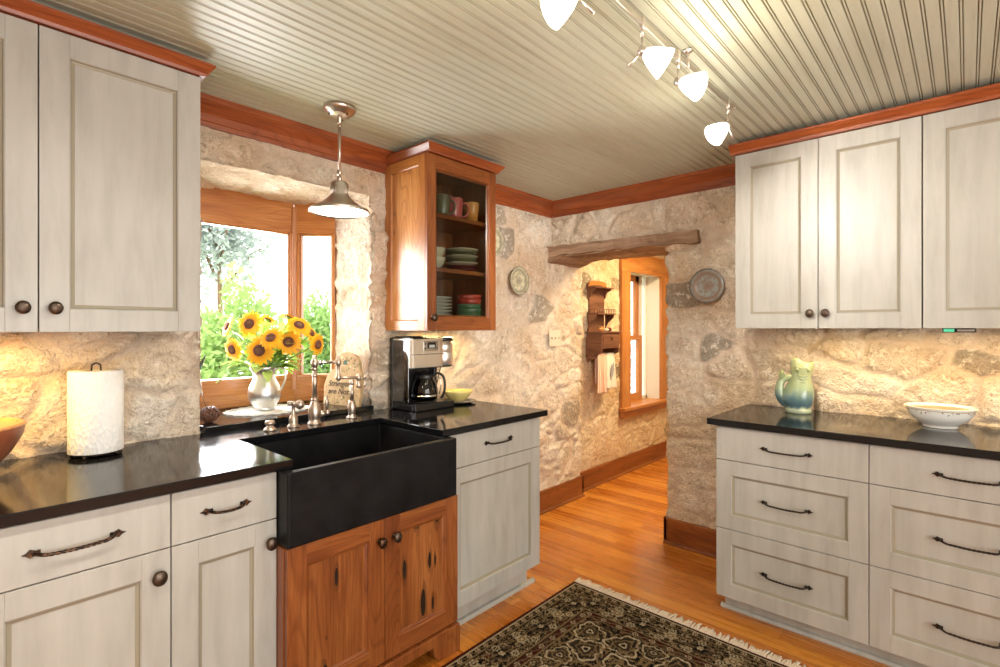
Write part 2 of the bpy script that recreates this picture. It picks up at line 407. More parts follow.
stone_wall('wall_passage', [
    P_((3.625, 2.4625, 0), (PX0 - 3.625, 0, 0), (0, 0, ZTOP)),
    P_((PX0, 2.4625, 0), (PX1 - PX0, 0, 0), (0, 0, PZ0)),
    P_((PX0, 2.4625, PZ1), (PX1 - PX0, 0, 0), (0, 0, ZTOP - PZ1)),
    P_((PX1, 2.4625, 0), (6.2 - PX1, 0, 0), (0, 0, ZTOP)),
], M['stone_pass'], A=.008, seed=9, smear=.9, ripple=.75, core=[(3.62, PX0 - .02, 2.50, 2.75, 0, 2.5), (PX1 + .03, 6.25, 2.50, 2.75, 0, 2.5), (PX0 - .03, PX1 + .03, 2.50, 2.75, 0, PZ0 - .02), (PX0 - .03, PX1 + .03, 2.50, 2.75, PZ1 + .02, 2.5)],
    label='smoother warm limestone wall of the passage')
JY = 1.45
stone_wall('wall_right', [
    P_((XF, JY, 0), (0, -2.5, 0), (0, 0, 1.95)),
    P_((XF, JY, 1.95), (0, -2.5, 0), (0, 0, ZTOP - 1.95)),
    P_((XF, 2.45, 1.95), (0, JY - 2.45, 0), (0, 0, ZTOP - 1.95)),
    P_((XF + .40, JY, 0), (-.40, 0, 0), (0, 0, 1.95)),
], M['stone'], A=.018, seed=17, smear=.5, core=[(XF + .05, XF + .39, -2.7, JY - .05, 0, 2.5), (XF + .05, XF + .40, JY - .1, 2.40, 1.99, 2.5)],
    label='rubble stone wall with the timber lintelled opening')

# floor, ceiling, plain walls behind the camera and beyond the passage
mb = MB(); mb.box(-2.3, 6.3, -2.7, 3.0, -.06, 0); struct(mb.build('floor', M['floor']), 'orange heart pine plank floor')
mb = MB(); per = .0432; prof = [(0, 0, 0), (.0295, 0, 0), (.0320, .0046, 1), (.0345, .0006, 0), (.0375, .0006, 0), (.0402, .0046, 1)]
ys = []; y = -2.7
while y < 2.47:
    for a, z, g in prof: ys.append((y + a, ZTOP + z, g))
    y += per
b = len(mb.v)
for yy, z, g in ys: mb.v += [(-2.3, yy, z), (6.3, yy, z)]
for i in range(len(ys) - 1): mb.face([2 * i, 2 * i + 2, 2 * i + 3, 2 * i + 1], [(0, 0)] * 4)
mb.box(-2.3, 6.3, -2.7, 3.0, ZTOP + .02, ZTOP + .12)
ce = struct(mb.build('ceiling', M['ceil']), 'cream green painted beadboard ceiling')
ga = ce.data.attributes.new('groove', 'FLOAT', 'POINT')
ga.data.foreach_set('value', [g for yy, z, g in ys for _ in (0, 1)] + [0.0] * 8)
mb = MB(); mb.box(-2.3, -2.2, -2.7, 2.9, 0, 2.5); mb.box(-2.2, XL, 2.40, 2.7, 0, 2.5); struct(mb.build('wall_end', M['plaster']), 'plastered wall behind the camera')
mb = MB()
mb.box(-2.3, -1.6, -2.75, -2.65, 0, 2.5); mb.box(1.9, 3.3, -2.75, -2.65, 0, 2.5); mb.box(-1.6, 1.9, -2.75, -2.65, 2.2, 2.5); mb.box(-1.6, 1.9, -2.75, -2.65, 0, .5)
mb.box(XF, XF + .3, -2.7, -1.04, 0, 2.5)
struct(mb.build('wall_back', M['plaster']), 'plastered wall behind the camera with an opening added for light')
mb = MB(); mb.box(6.2, 6.3, .2, 2.6, 0, 2.5); mb.box(3.63, 6.3, .1, .2, 0, 2.5); struct(mb.build('wall_far', M['plaster']), 'end wall of the passage')

# ------------------------------------------------------------------ trims
def crown_prof(h=.115, d=.068):
    return [(0, 0), (.014, 0), (.016, .018), (.020, .022), (.022, .050), (.030, .060), (.048, .080), (.060, .088), (d, .092), (d, h), (0, h)]
mb = MB(); z0 = ZTOP - .115
mb.prism([(YS + .002 - d, z0 + z) for d, z in crown_prof()], 'x', -1.2, XF, g='swap'); struct(mb.build('trim_1', M['crown']), 'stained crown moulding along the window wall')
mb = MB(); mb.prism([(XF + .002 - d, z0 + z) for d, z in crown_prof()], 'y', -1.04, YS - .02, g='swap'); struct(mb.build('trim_2', M['crown']), 'stained crown moulding over the timber lintel')
# cornice running over the two right wall cabinets
mb = MB(); ck = [(0, 0), (.012, 0), (.016, .012), (.040, .034), (.044, .036), (.044, .046), (0, .046)]
mb.prism([(2.80 - d, 2.303 + z) for d, z in ck], 'y', -.60, .915, g='swap')
mb.prism([(2.80, 2.303), (3.17, 2.303), (3.17, 2.349), (2.80, 2.349)], 'y', -.60, .896)
struct(mb.build('trim_3', M['crown']), 'orange wood cornice over the right wall cabinets')
def baseprof(t=.02, h=.168): return [(0, 0), (t + .014, 0), (t + .014, .008), (t + .010, .016), (t, .020), (t, h - .004), (t - .004, h), (0, h)]
mb = MB(); mb.prism([(YS - d, z) for d, z in baseprof(.022)], 'x', 2.26, 3.645, g='swap'); mb.box(3.625, 3.645, YS - .022, 2.46, 0, .168, 1)
struct(mb.build('baseboard_left', M['pine'], bevel=.002), 'wood baseboard on the window wall')
mb = MB(); mb.prism([(2.4625 - d, z) for d, z in baseprof(.02)], 'x', 3.66, 6.2, g='swap'); struct(mb.build('baseboard_passage', M['pine']), 'wood baseboard along the passage')
mb = MB(); mb.prism([(XF - .004 - d, z) for d, z in baseprof(.02)], 'y', .925, JY + .02, g='swap'); mb.box(XF - .024, XF + .40, JY + .0, JY + .022, 0, .168, 0)
struct(mb.build('baseboard_right', M['pine'], bevel=.002), 'dark wood baseboard beside the opening')
# hewn lintel over the opening
mb = MB(); n = 26
rows = []
for i in range(n + 1):
    yy = 1.235 + (2.415 - 1.235) * i / n; w = lambda k, a: a * math.sin(i * (.7 + .31 * k) + k * 1.9) + a * .6 * math.sin(i * 1.9 + k)
    zb = 1.940 + .022 * i / n; zt = 2.014 + .018 * i / n
    rows.append([(3.165 + w(1, .004), yy, zb + w(2, .006)), (3.160 + w(3, .004), yy, zt + w(4, .004)), (3.66, yy, zt), (3.66, yy, zb + w(5, .004)), (3.40, yy, zb + w(6, .008))])
for r in rows: mb.v += r
for i in range(n):
    for k in range(5):
        l = (k + 1) % 5; a = 5 * i
        mb.face([a + k, a + l, a + 5 + l, a + 5 + k], [(i * .045, k * .3), (i * .045, k * .3 + .1), (i * .045 + .045, k * .3 + .1), (i * .045 + .045, k * .3)])
mb.face([0, 1, 2, 3, 4][::-1], [(0, 0)] * 5); mb.face([5 * n + k for k in range(5)], [(0, 0)] * 5)
lint = struct(mb.build('lintel_beam', M['oldwood']), 'weathered hewn timber lintel over the opening')
mb = MB(); mb.prism([(2.41, 1.905), (2.41, 1.985), (2.24, 1.985), (2.26, 1.955), (2.33, 1.925)], 'x', 3.175, 3.62); mb.build('bearing_block', M['oldwood'], lint)

# ------------------------------------------------------------------ bay window over the sink
win = thing('window_1', 'wooden bay window with three panes over the sink', 'window', (1.13, 2.8, .98)); win['kind'] = 'structure'
def wpart(mb, name, m, **k): 
    mb.move(T(-1.13, -2.8, -.98)); return mb.build(name, m, win, **k)
A0, A1, A2, A3 = Vector((.695, 2.705)), Vector((.860, 2.87)), Vector((1.38, 2.87)), Vector((1.545, 2.705))
GZ0, GZ1 = 1.135, 1.95
def bay_side(a, b, name, pad0, pad1):
    L = (b - a).length; ang = math.atan2((b - a).y, (b - a).x); mx = T(a.x, a.y, 0) @ R('Z', ang)
    mb = MB()
    mb.box(0, L, 0, .07, GZ1, 2.16, 0); mb.box(0, L, 0, .07, .95, GZ0, 0)
    mb.box(-.0, pad0, 0, .07, GZ0, GZ1, 2); mb.box(L - pad1, L, 0, .07, GZ0, GZ1, 2)
    mb.box(0, L, -.012, 0, .985, 1.05, 0); mb.box(pad0, L - pad1, -.006, .0, GZ0 - .018, GZ0, 0)
    mb.box(pad0, pad0 + .009, .01, .05, GZ0, GZ1, 2); mb.box(L - pad1 - .009, L - pad1, .01, .05, GZ0, GZ1, 2); mb.box(pad0, L - pad1, .01, .05, GZ1 - .009, GZ1, 0)
    mb.move(mx); f = wpart(mb, 'window_frame', M['fir'], bevel=.003)
    g = MB(); g.box(pad0, L - pad1, .038, .043, GZ0, GZ1); g.move(mx); wpart(g, 'pane', M['glass'])
bay_side(A1, A2, 'c', .028, .022); bay_side(A2, A3, 'r', .03, .016); bay_side(A0, A1, 'l', .016, .03)
mb = MB(); mb.prism([(1.366, 2.862), (1.389, 2.856), (1.402, 2.872), (1.40, 2.96), (1.366, 2.96)], 'z', .985, 2.10); wpart(mb, 'mullion', M['fir'], bevel=.002)
mb = MB(); mb.prism([(.874, 2.862), (.851, 2.856), (.838, 2.872), (.84, 2.96), (.874, 2.96)], 'z', .985, 2.10); wpart(mb, 'mullion', M['fir'], bevel=.002)
# exterior masonry cheeks so no daylight leaks past the bay
mb = MB(); mb.box(.55, .690, 2.70, 2.9, .3, 2.5); mb.box(1.56, 1.70, 2.70, 2.78, .3, 2.5); wpart(mb, 'outer_cheek', M['plaster'])
# granite ledge in the bay
mb = MB(); mb.prism([(.762, 2.385), (1.595, 2.385), (1.595, 2.42), (1.56, 2.70), (1.39, 2.88), (.87, 2.88), (.70, 2.70), (.762, 2.42)], 'z', .9575, .982)
ledge = tag(mb.build('window_ledge', M['granite'], bevel=.003), 'raised black granite ledge under the bay window', 'window ledge')

# ------------------------------------------------------------------ passage window
pw = thing('window_2', 'narrow wood cased sash window in the passage', 'window', (4.89, 2.5, PZ0)); pw['kind'] = 'structure'
def pwp(mb, name, m, **k): return mb.move(T(-4.89, -2.5, -PZ0)).build(name, m, pw, **k)
mb = MB(); f = 2.425
mb.box(4.383, 4.55, f, f + .03, .60, 1.97, 2); mb.box(5.235, 5.40, f, f + .03, .60, 1.97, 2); mb.box(4.375, 5.41, f - .004, f + .03, 1.955, 2.14, 0); mb.box(4.36, 5.42, f - .016, f + .03, 2.13, 2.152, 0)
pwp(mb, 'casing', M['fir'], bevel=.003)
mb = MB(); mb.box(4.36, 5.42, f - .045, f + .19, .615, .643, 0); mb.box(4.38, 5.40, f - .008, f + .03, .545, .615, 0); pwp(mb, 'sill', M['fir'], bevel=.003)
mb = MB(); mb.box(5.2375, 5.27, f + .03, 2.72, PZ0, PZ1); mb.box(4.50, 4.55, f + .03, 2.72, PZ0, PZ1); mb.box(4.5, 5.27, f + .03, 2.72, PZ1, PZ1 + .03); mb.box(4.5, 5.27, 2.6, 2.72, PZ0 - .03, PZ0 + .006)
pwp(mb, 'jamb', M['whitejamb'])
mb = MB()
for a, b_ in ((4.55, 4.62), (5.03, 5.10)): mb.box(a, b_, 2.585, 2.625, PZ0, 1.33, 2); mb.box(a, b_, 2.625, 2.66, 1.28, PZ1, 2)
mb.box(4.62, 5.03, 2.585, 2.625, PZ0 + .005, PZ0 + .085, 0); mb.box(4.62, 5.03, 2.585, 2.625, 1.285, 1.33, 0); mb.box(4.62, 5.03, 2.625, 2.66, 1.28, 1.32, 0); mb.box(4.55, 5.10, 2.625, 2.66, PZ1 - .06, PZ1, 0)
pwp(mb, 'sash', M['fir'], bevel=.002)
mb = MB(); mb.box(4.62, 5.03, 2.603, 2.608, PZ0 + .085, 1.285); mb.box(4.62, 5.03, 2.642, 2.647, 1.32, PZ1 - .06); pwp(mb, 'pane', M['glass'])
mb = MB(); mb.box(5.10, 5.125, 2.60, 2.66, PZ0, PZ1); mb.box(5.21, 5.2375, 2.60, 2.66, PZ0, PZ1); mb.box(5.1, 5.2375, 2.6, 2.66, PZ0, PZ0 + .04); pwp(mb, 'side_light_frame', M['whitejamb'])
mb = MB(); mb.box(5.125, 5.21, 2.625, 2.63, PZ0 + .04, PZ1); pwp(mb, 'pane', M['glass'])
# ------------------------------------------------------------------ cabinets
def shaker(x0, x1, z0, z1, st=.07, t=.02, rec=.012, panel=True, mouldm=1, rail=None, sy=0):
    mb = MB(); rl = rail or st; y = sy
    mb.box(x0, x0 + st, y, y + t, z0, z1, 2); mb.box(x1 - st, x1, y, y + t, z0, z1, 2)
    mb.box(x0 + st, x1 - st, y, y + t, z0, z0 + rl, 0); mb.box(x0 + st, x1 - st, y, y + t, z1 - rl, z1, 0)
    a0, a1, b0, b1 = x0 + st, x1 - st, z0 + rl, z1 - rl
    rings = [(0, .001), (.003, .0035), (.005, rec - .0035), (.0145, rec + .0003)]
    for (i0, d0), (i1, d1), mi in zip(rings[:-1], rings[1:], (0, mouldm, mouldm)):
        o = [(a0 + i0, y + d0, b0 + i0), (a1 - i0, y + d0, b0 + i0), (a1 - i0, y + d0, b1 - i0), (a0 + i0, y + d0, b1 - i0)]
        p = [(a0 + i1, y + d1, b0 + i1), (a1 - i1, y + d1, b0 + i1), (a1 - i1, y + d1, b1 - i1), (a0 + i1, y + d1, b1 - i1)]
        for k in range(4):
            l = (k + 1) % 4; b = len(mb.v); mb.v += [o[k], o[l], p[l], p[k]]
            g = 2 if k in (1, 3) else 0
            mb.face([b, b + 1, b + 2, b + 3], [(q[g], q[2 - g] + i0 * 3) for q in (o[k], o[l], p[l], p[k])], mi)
    if panel: mb.box(a0 - .004, a1 + .004, y + rec, y + t - .003, b0 - .004, b1 + .004, 2)
    return mb
def knob_mb(r=.018, oval=1.12):
    mb = MB(); mb.lathe([(.011, 0), (.0115, .002), (.007, .004), (.0055, .012), (.008, .0165), (r * .86, .0185), (r, .0225), (r * .93, .027), (r * .6, .0305), (0, .0318)], 22, R('X', PI / 2), sc=(1, oval))
    return mb
def put_knob(parent, x, z, m='bronze', r=.0178, y=0, label=None):
    return knob_mb(r).move(T(x, y, z)).build('knob', M[m], parent, label=label)
def pull(parent, x, z, L, m='iron', y=0, s=1.0):
    mb = MB(); h = L / 2
    for sg in (-1, 1):
        e = sg * (h - .014)
        loz = [(e + sg * .026 * s, z + .000), (e + sg * .017 * s, z + .0035 * s), (e + sg * .010 * s, z + .011 * s), (e + .0, z + .006 * s), (e - sg * .010 * s, z + .0065 * s), (e - sg * .010 * s, z - .0065 * s), (e, z - .006 * s), (e + sg * .010 * s, z - .011 * s), (e + sg * .017 * s, z - .0035 * s)]
        if sg < 0: loz = loz[::-1]
        mb.prism(loz, 'y', y - .005, y)
        mb.tube([(e, y - .003, z), (e - sg * .002, y - .014, z - .0005), (e - sg * .012, y - .023, z - .003), (e - sg * .022, y - .0262, z - .0048)], [.005 * s, .0048 * s, .0046 * s, .0042 * s], 8)
    n = 44; pts = []
    for i in range(n + 1):
        u = i / n; xx = (-h + .034) + (L - .068) * u
        pts.append((xx, y - .0262 - .003 * math.sin(PI * u), z - .0045 - .0015 * math.sin(PI * u)))
    mb.tube(pts, .0042 * s, 8, sq=lambda a: 1.18 - .42 * abs(math.sin(2 * a)), twist=.36)
    mb.move(T(x, 0, 0)); return mb.build('handle', M[m], parent)
def body(parent, w, d, z0, z1, m='gap', y0=.0215, sides='paint', toe=None):
    mb = MB()
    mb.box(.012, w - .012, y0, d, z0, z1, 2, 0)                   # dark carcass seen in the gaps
    mb.box(.0, .016, y0, d, z0, z1, 2, 1); mb.box(w - .016, w, y0, d, z0, z1, 2, 1); mb.box(.002, w - .002, y0, d, z0 - .0, z0 + .016, 0, 1)
    if toe:
        ty, shoe0, shoe1 = toe
        mb.box(.015, w - .015, ty, d, 0, z0, 0, 1)
    return mb.build('carcass', [M[m], M[sides]], parent, bevel=.001)
def door(parent, x0, x1, z0, z1, m='paint', st=.07, name='door', panelm=None, **k):
    wood = m != 'paint'
    if panelm:
        mb = shaker(x0, x1, z0, z1, st, panel=False, mouldm=0, **k); d = mb.build(name, M[m], parent, bevel=.0014)
        p = MB(); p.box(x0 + st - .004, x1 - st + .004, .012, .018, z0 + st - .004, z1 - st + .004, 2); p.build('panel', M[panelm], d)
        return d
    return shaker(x0, x1, z0, z1, st, **k).build(name, [M[m], M['glaze_shade'] if not wood else M[m]], parent, bevel=.0012)
def slab(parent, x0, x1, z0, z1, m='paint'):
    mb = MB(); mb.box(x0, x1, 0, .02, z0, z1, 0); return mb.build('drawer', M[m], parent, bevel=.0018)
G = .0016
# --- upper cabinets on the window wall
UZ0, UZ1 = 1.39, 2.303
def crown_part(parent, w, d, side_l, side_r):
    mb = MB(); p = [(0, 0), (.012, 0), (.016, .010), (.034, .030), (.038, .034), (.038, .042), (0, .042)]
    a = .0 - (.0 if not side_l else 0); 
    # mitred run: front and the returns
    path = []
    if side_l: path.append((0, d))
    path += [(0, 0), (w, 0)]
    if side_r: path.append((w, d))
    def off(i, o):
        x, y = path[i]
        ox = (-o if x == 0 else o)
        if i == 0 and not side_l: ox = 0
        if i == len(path) - 1 and not side_r: ox = 0
        oy = -o if y == 0 else 0
        return (x + ox, y + oy)
    rows = [[(off(i, o)[0], off(i, o)[1], UZ1 + z) for o, z in p] for i in range(len(path))]
    n = len(p)
    for i in range(len(path) - 1):
        L = math.dist(path[i], path[i + 1]); b = len(mb.v); mb.v += rows[i] + rows[i + 1]
        for k in range(n):
            l = (k + 1) % n
            mb.face([b + k, b + n + k, b + n + l, b + l], [(i * 3, k * .02), (i * 3 + L, k * .02), (i * 3 + L, k * .02 + .02), (i * 3, k * .02 + .02)])
        if i == 0: mb.face([b + k for k in range(n)], [(0, 0)] * n)
        if i == len(path) - 2: mb.face([b + n + k for k in range(n)][::-1], [(0, 0)] * n)
    mb.box(.0, w, .0, d, UZ1, UZ1 + .040, 0)
    return mb.build('crown', M['crown'], parent)
def wall_cab(name, label, loc, rz, w, doors, knobs, crown=False, d=.36, z0=UZ0):
    t = thing(name, label, 'cabinet', loc, rz)
    mb = MB(); mb.box(.004, w - .004, .0215, d, z0 + .004, UZ1 - .004, 2, 0)
    mb.box(0, .016, .021, d, z0, UZ1, 2, 1); mb.box(w - .016, w, .021, d, z0, UZ1, 2, 1); mb.box(.0, w, .0215, d, z0, z0 + .016, 0, 1); mb.box(0, w, .0215, d, UZ1 - .016, UZ1, 0, 1)
    mb.build('carcass', [M['gap'], M['paint']], t, bevel=.001)
    ds = []
    for (a, b_) in doors: ds.append(door(t, a + G, b_ - G, z0, UZ1 - .003))
    for di, x, z in knobs: put_knob(ds[di], x, z)
    if crown: crown_part(t, w, d, False, True)
    return t
wall_cab('wall_cabinet', 'two door cream wall cabinet hung over the paper towel', (-.235, 2.03, 0), 0, .868, [(0, .433), (.433, .868)], [(0, .398, 1.462), (1, .470, 1.462)], True)
c1 = wall_cab('wall_cabinet', 'two door cream wall cabinet above the green ceramic jug', (2.80, .896, 0), -PI / 2, .754, [(0, .3745), (.3745, .754)], [(0, .343, 1.473), (1, .406, 1.473)], z0=1.402)
c2 = wall_cab('wall_cabinet', 'cream wall cabinet above the white bowl, cut by the frame', (2.80, .140, 0), -PI / 2, .74, [(0, .37), (.37, .74)], [(0, .338, 1.473), (1, .402, 1.473)], z0=1.402)

# --- base cabinets left of the sink
FZ = .924
def base_unit(label, x0, w, knobx, pullL, pm):
    t = thing('base_cabinet', label, 'cabinet', (x0, 1.715, 0))
    body(t, w, .62, .10, FZ, toe=(.075, 0, 0))
    dr = slab(t, G, w - G, .763 + G, .918); pull(dr, w / 2 - .004, .842, pullL, pm)
    d = door(t, G, w - G, .122, .763 - G)
    put_knob(d, knobx, .690, 'bronze', .0195)
    return t
base_unit('cream base cabinet with one drawer under the paper towel', .034, .422, .389, .188, 'copperiron')
base_unit('narrow cream base cabinet against the left side of the sink', .456, .310, .285, .128, 'copperiron')
base_unit('cream base cabinet beneath the wooden bowl, cut off by the frame', -.39, .422, .033, .188, 'copperiron')
# --- tall panelled unit right of the sink
t = thing('base_cabinet', 'cream base cabinet with one drawer under the coffee maker', 'cabinet', (1.536, 1.715, 0)); w = .664
body(t, w, .62, .118, FZ)
dr = slab(t, G, w - G, .763 + G, .918); pull(dr, w / 2, .848, .192)
door(t, G, w - G, .125, .763 - G)
mb = MB(); mb.box(.0, w - .025, .072, .11, .0, .118, 0); mb.box(.0, w - .025, .11, .5, 0, .05); mb.build('toe_kick', M['paint'], t, bevel=.001)
mb = MB(); mb.prism([(.070, 0), (.051, 0), (.051, .008), (.058, .018), (.070, .021)], 'x', 0, w + .022); mb.build('shoe_moulding', M['paint'], t, label='pale rounded shoe moulding')
# --- sink cabinet in knotty pine, standing proud
t = thing('sink_cabinet', 'knotty orange pine cabinet carrying the black sink', 'cabinet', (.766, 1.65, 0)); w = .768
mb = MB(); mb.box(.0, w, .0215, .70, .05, .672, 2); mb.build('carcass', M['pine'], t, bevel=.0015)
d1 = door(t, .004, .386, .122, .672, 'pine', .068, panelm='pine_knot'); put_knob(d1, .364, .590, 'copperiron', .0185, label='copper coloured knob')
d2 = door(t, .389, .766, .122, .672, 'pine', .068, panelm='pine_knot'); put_knob(d2, .432, .592, 'bronze', .0185)
mb = MB(); hb = .116; a = .045; w2 = w + .004
arch = [(0, 0), (.10, 0)]
for i in range(9):
    u = i / 8 * PI / 2; arch.append((.10 + .055 * math.sin(u), .072 - .072 * math.cos(u) * 1.0) if i else (.104, .012))
for i in range(9):
    u = PI / 2 - i / 8 * PI / 2; arch.append((w2 - .10 - .055 * math.sin(u), .072 - .072 * math.cos(u)) if i < 8 else (w2 - .104, .012))
arch += [(w2 - .10, 0), (w2 - .004, 0), (w2 - .004, hb), (0, hb)]
mb.prism(arch, 'y', -.014, .022, g='swap'); mb.build('bracket_foot_rail', M['pine'], t, bevel=.003)

# --- drawer units of the right wall
def drawer_unit(label, y0, w, first):
    t = thing('drawer_cabinet', label, 'cabinet', (2.60, y0, 0), -PI / 2)
    body(t, w, .555, .085, FZ)
    for z0, z1, kind in ((.757 + G, .919, 's'), (.420 + G, .757 - G, 'p'), (.085, .420 - G, 'p')):
        if kind == 's': d = slab(t, G, w - G, z0, z1)
        else: d = door(t, G, w - G, z0, z1, name='drawer')
        pull(d, w / 2, (z0 + z1) / 2, .20, s=.92)
    mb = MB(); x0 = .02 if first else 0; mb.box(x0, w, .075, .12, 0, .085, 0); mb.box(x0, x0 + .03, .12, .555, 0, .085); mb.build('toe_kick', M['paint'], t)
    mb = MB(); mb.prism([(.074, 0), (.058, 0), (.058, .007), (.064, .016), (.074, .019)], 'x', x0 - .018 if first else 0, w); mb.build('shoe_moulding', M['paint'], t)
    return t
drawer_unit('cream three drawer base cabinet under the green ceramic jug', .922, .62, True)
drawer_unit('cream three drawer base cabinet under the white bowl', .302, .62, False)
# --- worktops
mb = MB()
mb.prism([(-.42, 1.69), (.81, 1.69), (.81, 2.152), (1.481, 2.152), (1.481, 1.69), (2.238, 1.69), (2.238, 2.405), (-.42, 2.405)], 'z', .926, ZC)
tag(mb.build('worktop', M['granite'], bevel=.003), 'black granite worktop running round the sink under the window', 'worktop')
mb = MB(); mb.prism([(2.57, -.345), (3.225, -.345), (3.225, .957), (2.57, .957)], 'z', .926, ZC)
tag(mb.build('worktop', M['granite'], bevel=.003), 'black granite worktop on the drawer cabinets by the right wall', 'worktop')
# --- apron sink
mb = MB(); X0, X1, Y0, Y1, Z0, Z1, th = .768, 1.519, 1.640, 2.20, .676, .9255, .034
def ring(z, i): return [(X0 + i, Y0 + i, z), (X1 - i, Y0 + i, z), (X1 - i, Y1 - i, z), (X0 + i, Y1 - i, z)]
rs = [ring(Z0, 0), ring(Z1, 0), ring(Z1, th), ring(.745, th + .012), ring(.730, th + .035)]
for r in rs: mb.v += r
mb.face([3, 2, 1, 0], [(0, 0)] * 4)
for i in range(4):
    for k in range(4):
        l = (k + 1) % 4; mb.face([4 * i + k, 4 * i + l, 4 * i + 4 + l, 4 * i + 4 + k], [(0, 0)] * 4)
mb.face([16, 17, 18, 19], [(0, 0)] * 4)
sk = tag(mb.build('apron_sink', M['soap'], bevel=.006, seg=3), 'black stone apron front farmhouse sink under the window', 'sink')
mb = MB(); mb.lathe([(.045, .7305), (.045, .733), (.036, .734), (.03, .7312), (0, .7312)], 24, T(1.145, 1.93, 0)); mb.build('drain', M['nickel'], sk)

# --- glass fronted pine wall cabinet
gx, gw, gd = 1.69, .497, .365
gc = thing('display_cabinet', 'orange pine wall cabinet with glass door and crockery inside', 'cabinet', (gx, 2.03, 0))
mb = MB(); z0, z1 = UZ0, UZ1
mb.box(0, .018, .42 * 0 + .021, gd, z0, z1, 2); mb.box(gw - .018, gw, .021, gd, z0, z1, 2)
mb.box(.018, gw - .018, .021, gd, z0, z0 + .018, 0); mb.box(.018, gw - .018, .021, gd, z1 - .018, z1, 0); mb.box(.018, gw - .018, gd - .01, gd, z0, z1, 2)
mb.build('carcass', M['pine'], gc, bevel=.001)
# framed left side
mb = shaker(.0, .345, z0, z1 - .002, .052, t=.016, panel=False, mouldm=0); mb.move(T(-.0165, .365, 0) @ R('Z', -PI / 2)); sp = mb.build('side_frame', M['fir'], gc, bevel=.0012)
mb = MB(); mb.box(-.0075, -.001, .068, .317, z0 + .05, z1 - .05, 2); mb.build('side_panel', M['pine_light'], sp)
SH = [1.713, 2.002]
for k, s_ in enumerate(SH):
    mb = MB(); mb.box(.018, gw - .018, .035, gd - .01, s_ - .011, s_ + .011, 0); mb.build('shelf', M['pine'], gc, bevel=.001)
d = shaker(-.016, gw, z0, z1 - .003, .058, panel=False, mouldm=0, rail=.068).build('door', M['pine'], gc, bevel=.0014)
mb = MB(); mb.box(.040, gw - .056, .009, .012, z0 + .066, z1 - .070); mb.build('pane', M['cabglass'], d)
put_knob(d, .018, 1.457, 'bronze', .018)
crown_part(gc, gw, gd, True, True)
RV = Vector((SA, -CA, 0)); DV = Vector((CA, SA, 0)); ZV = Vector((0, 0, 1))     # measured viewing axes used to read off directions
def aim(p, d): return T(*p) @ Vector(d).to_track_quat('Z', 'Y').to_matrix().to_4x4()
# ------------------------------------------------------------------ track lighting
RY, RZ = .722, 2.327
rail = thing('light_rail', 'brushed nickel light rail hung under the beadboard ceiling', 'light rail', (.6, RY, ZTOP))
mb = MB(); mb.box(-1.35, 1.635, -.0035, .0035, RZ - ZTOP - .012, RZ - ZTOP + .004, 0); mb.tube([(-1.35, 0, RZ - ZTOP + .003), (1.635, 0, RZ - ZTOP + .003)], .0045, 8); mb.tube([(-1.35, 0, RZ - ZTOP - .012), (1.635, 0, RZ - ZTOP - .012)], .0045, 8)
mb.build('rail', M['brushed'], rail)
mb = MB(); mb.lathe([(.009, -.008), (.010, -.006), (.010, .004), (.006, .008)], 12, T(1.64, 0, RZ - ZTOP - .006) @ R('Y', PI / 2)); mb.build('end_cap', M['brushed'], rail)
for x in (-.75, .25, 1.165):
    mb = MB(); mb.tube([(x, 0, 0), (x, 0, RZ - ZTOP)], .0045, 10); mb.lathe([(.017, -.0), (.017, -.006), (.010, -.012), (.006, -.014)][::-1], 16, T(x, 0, 0)); mb.lathe([(.006, -.018), (.0085, -.012), (.0085, .012), (.006, .016)], 12, T(x, 0, RZ - ZTOP)); mb.build('standoff', M['brushed'], rail)
def head(x, axis, label, lever=(.5, 0, -.4), e=20):
    t = thing('track_light', label, 'light', (x, RY, RZ), 0, 'frosted cone spotlights on the light rail')
    axis = Vector(axis).normalized(); S = Vector((0, 0, -.092))
    mb = MB(); mb.lathe([(.007, -.028), (.009, -.024), (.009, .012), (.006, .016)], 12); mb.tube([(0, 0, -.02), (0, 0, -.05)], .0055, 10); mb.tube([(0, 0, -.05), S], .0035, 8); mb.build('stem', M['brushed'], t)
    mb = MB(); mb.lathe([(.008, -.012), (.013, -.010), (.014, .010), (.011, .016)], 16, aim(S, axis))
    mb.tube([S, S + Vector(lever) * .075], [.0028, .0045], 8); mb.build('socket', M['brushed'], t)
    mb = MB(); pr = [(.0125, .008), (.016, .013), (.026, .029), (.036, .053), (.0445, .078), (.0455, .081), (.042, .078), (.033, .053), (.023, .029), (.010, .013)]
    mb.lathe(pr, 28, aim(S, axis)); mb.lathe([(.008, .014), (.012, .022), (.012, .05), (0, .056)], 12, aim(S, axis)); mb.build('shade', M['shade'], t, label='glowing frosted glass cone')
    return t, Vector((x, RY, RZ)) + S, axis
HEADS = [
    head(1.078, -RV * .78 - ZV * .50 - DV * .1, 'first spotlight of the rail, cropped by the top frame edge', RV * .55 - ZV * .6),
    head(1.425, RV * .80 - ZV * .56 - DV * .15, 'cone spotlight second from the cropped end, aimed at the wall cabinets', -RV * .6 - ZV * .65),
    head(1.685, RV * .62 - ZV * .45 - DV * .55, 'cone spotlight hanging just before the last one, mouth turned outward', RV * .5 + ZV * .3),
    head(2.172, -RV * .74 - ZV * .58 - DV * .1, 'last cone spotlight at the rail end by the right wall cabinet', RV * .25 - ZV * .8),
]
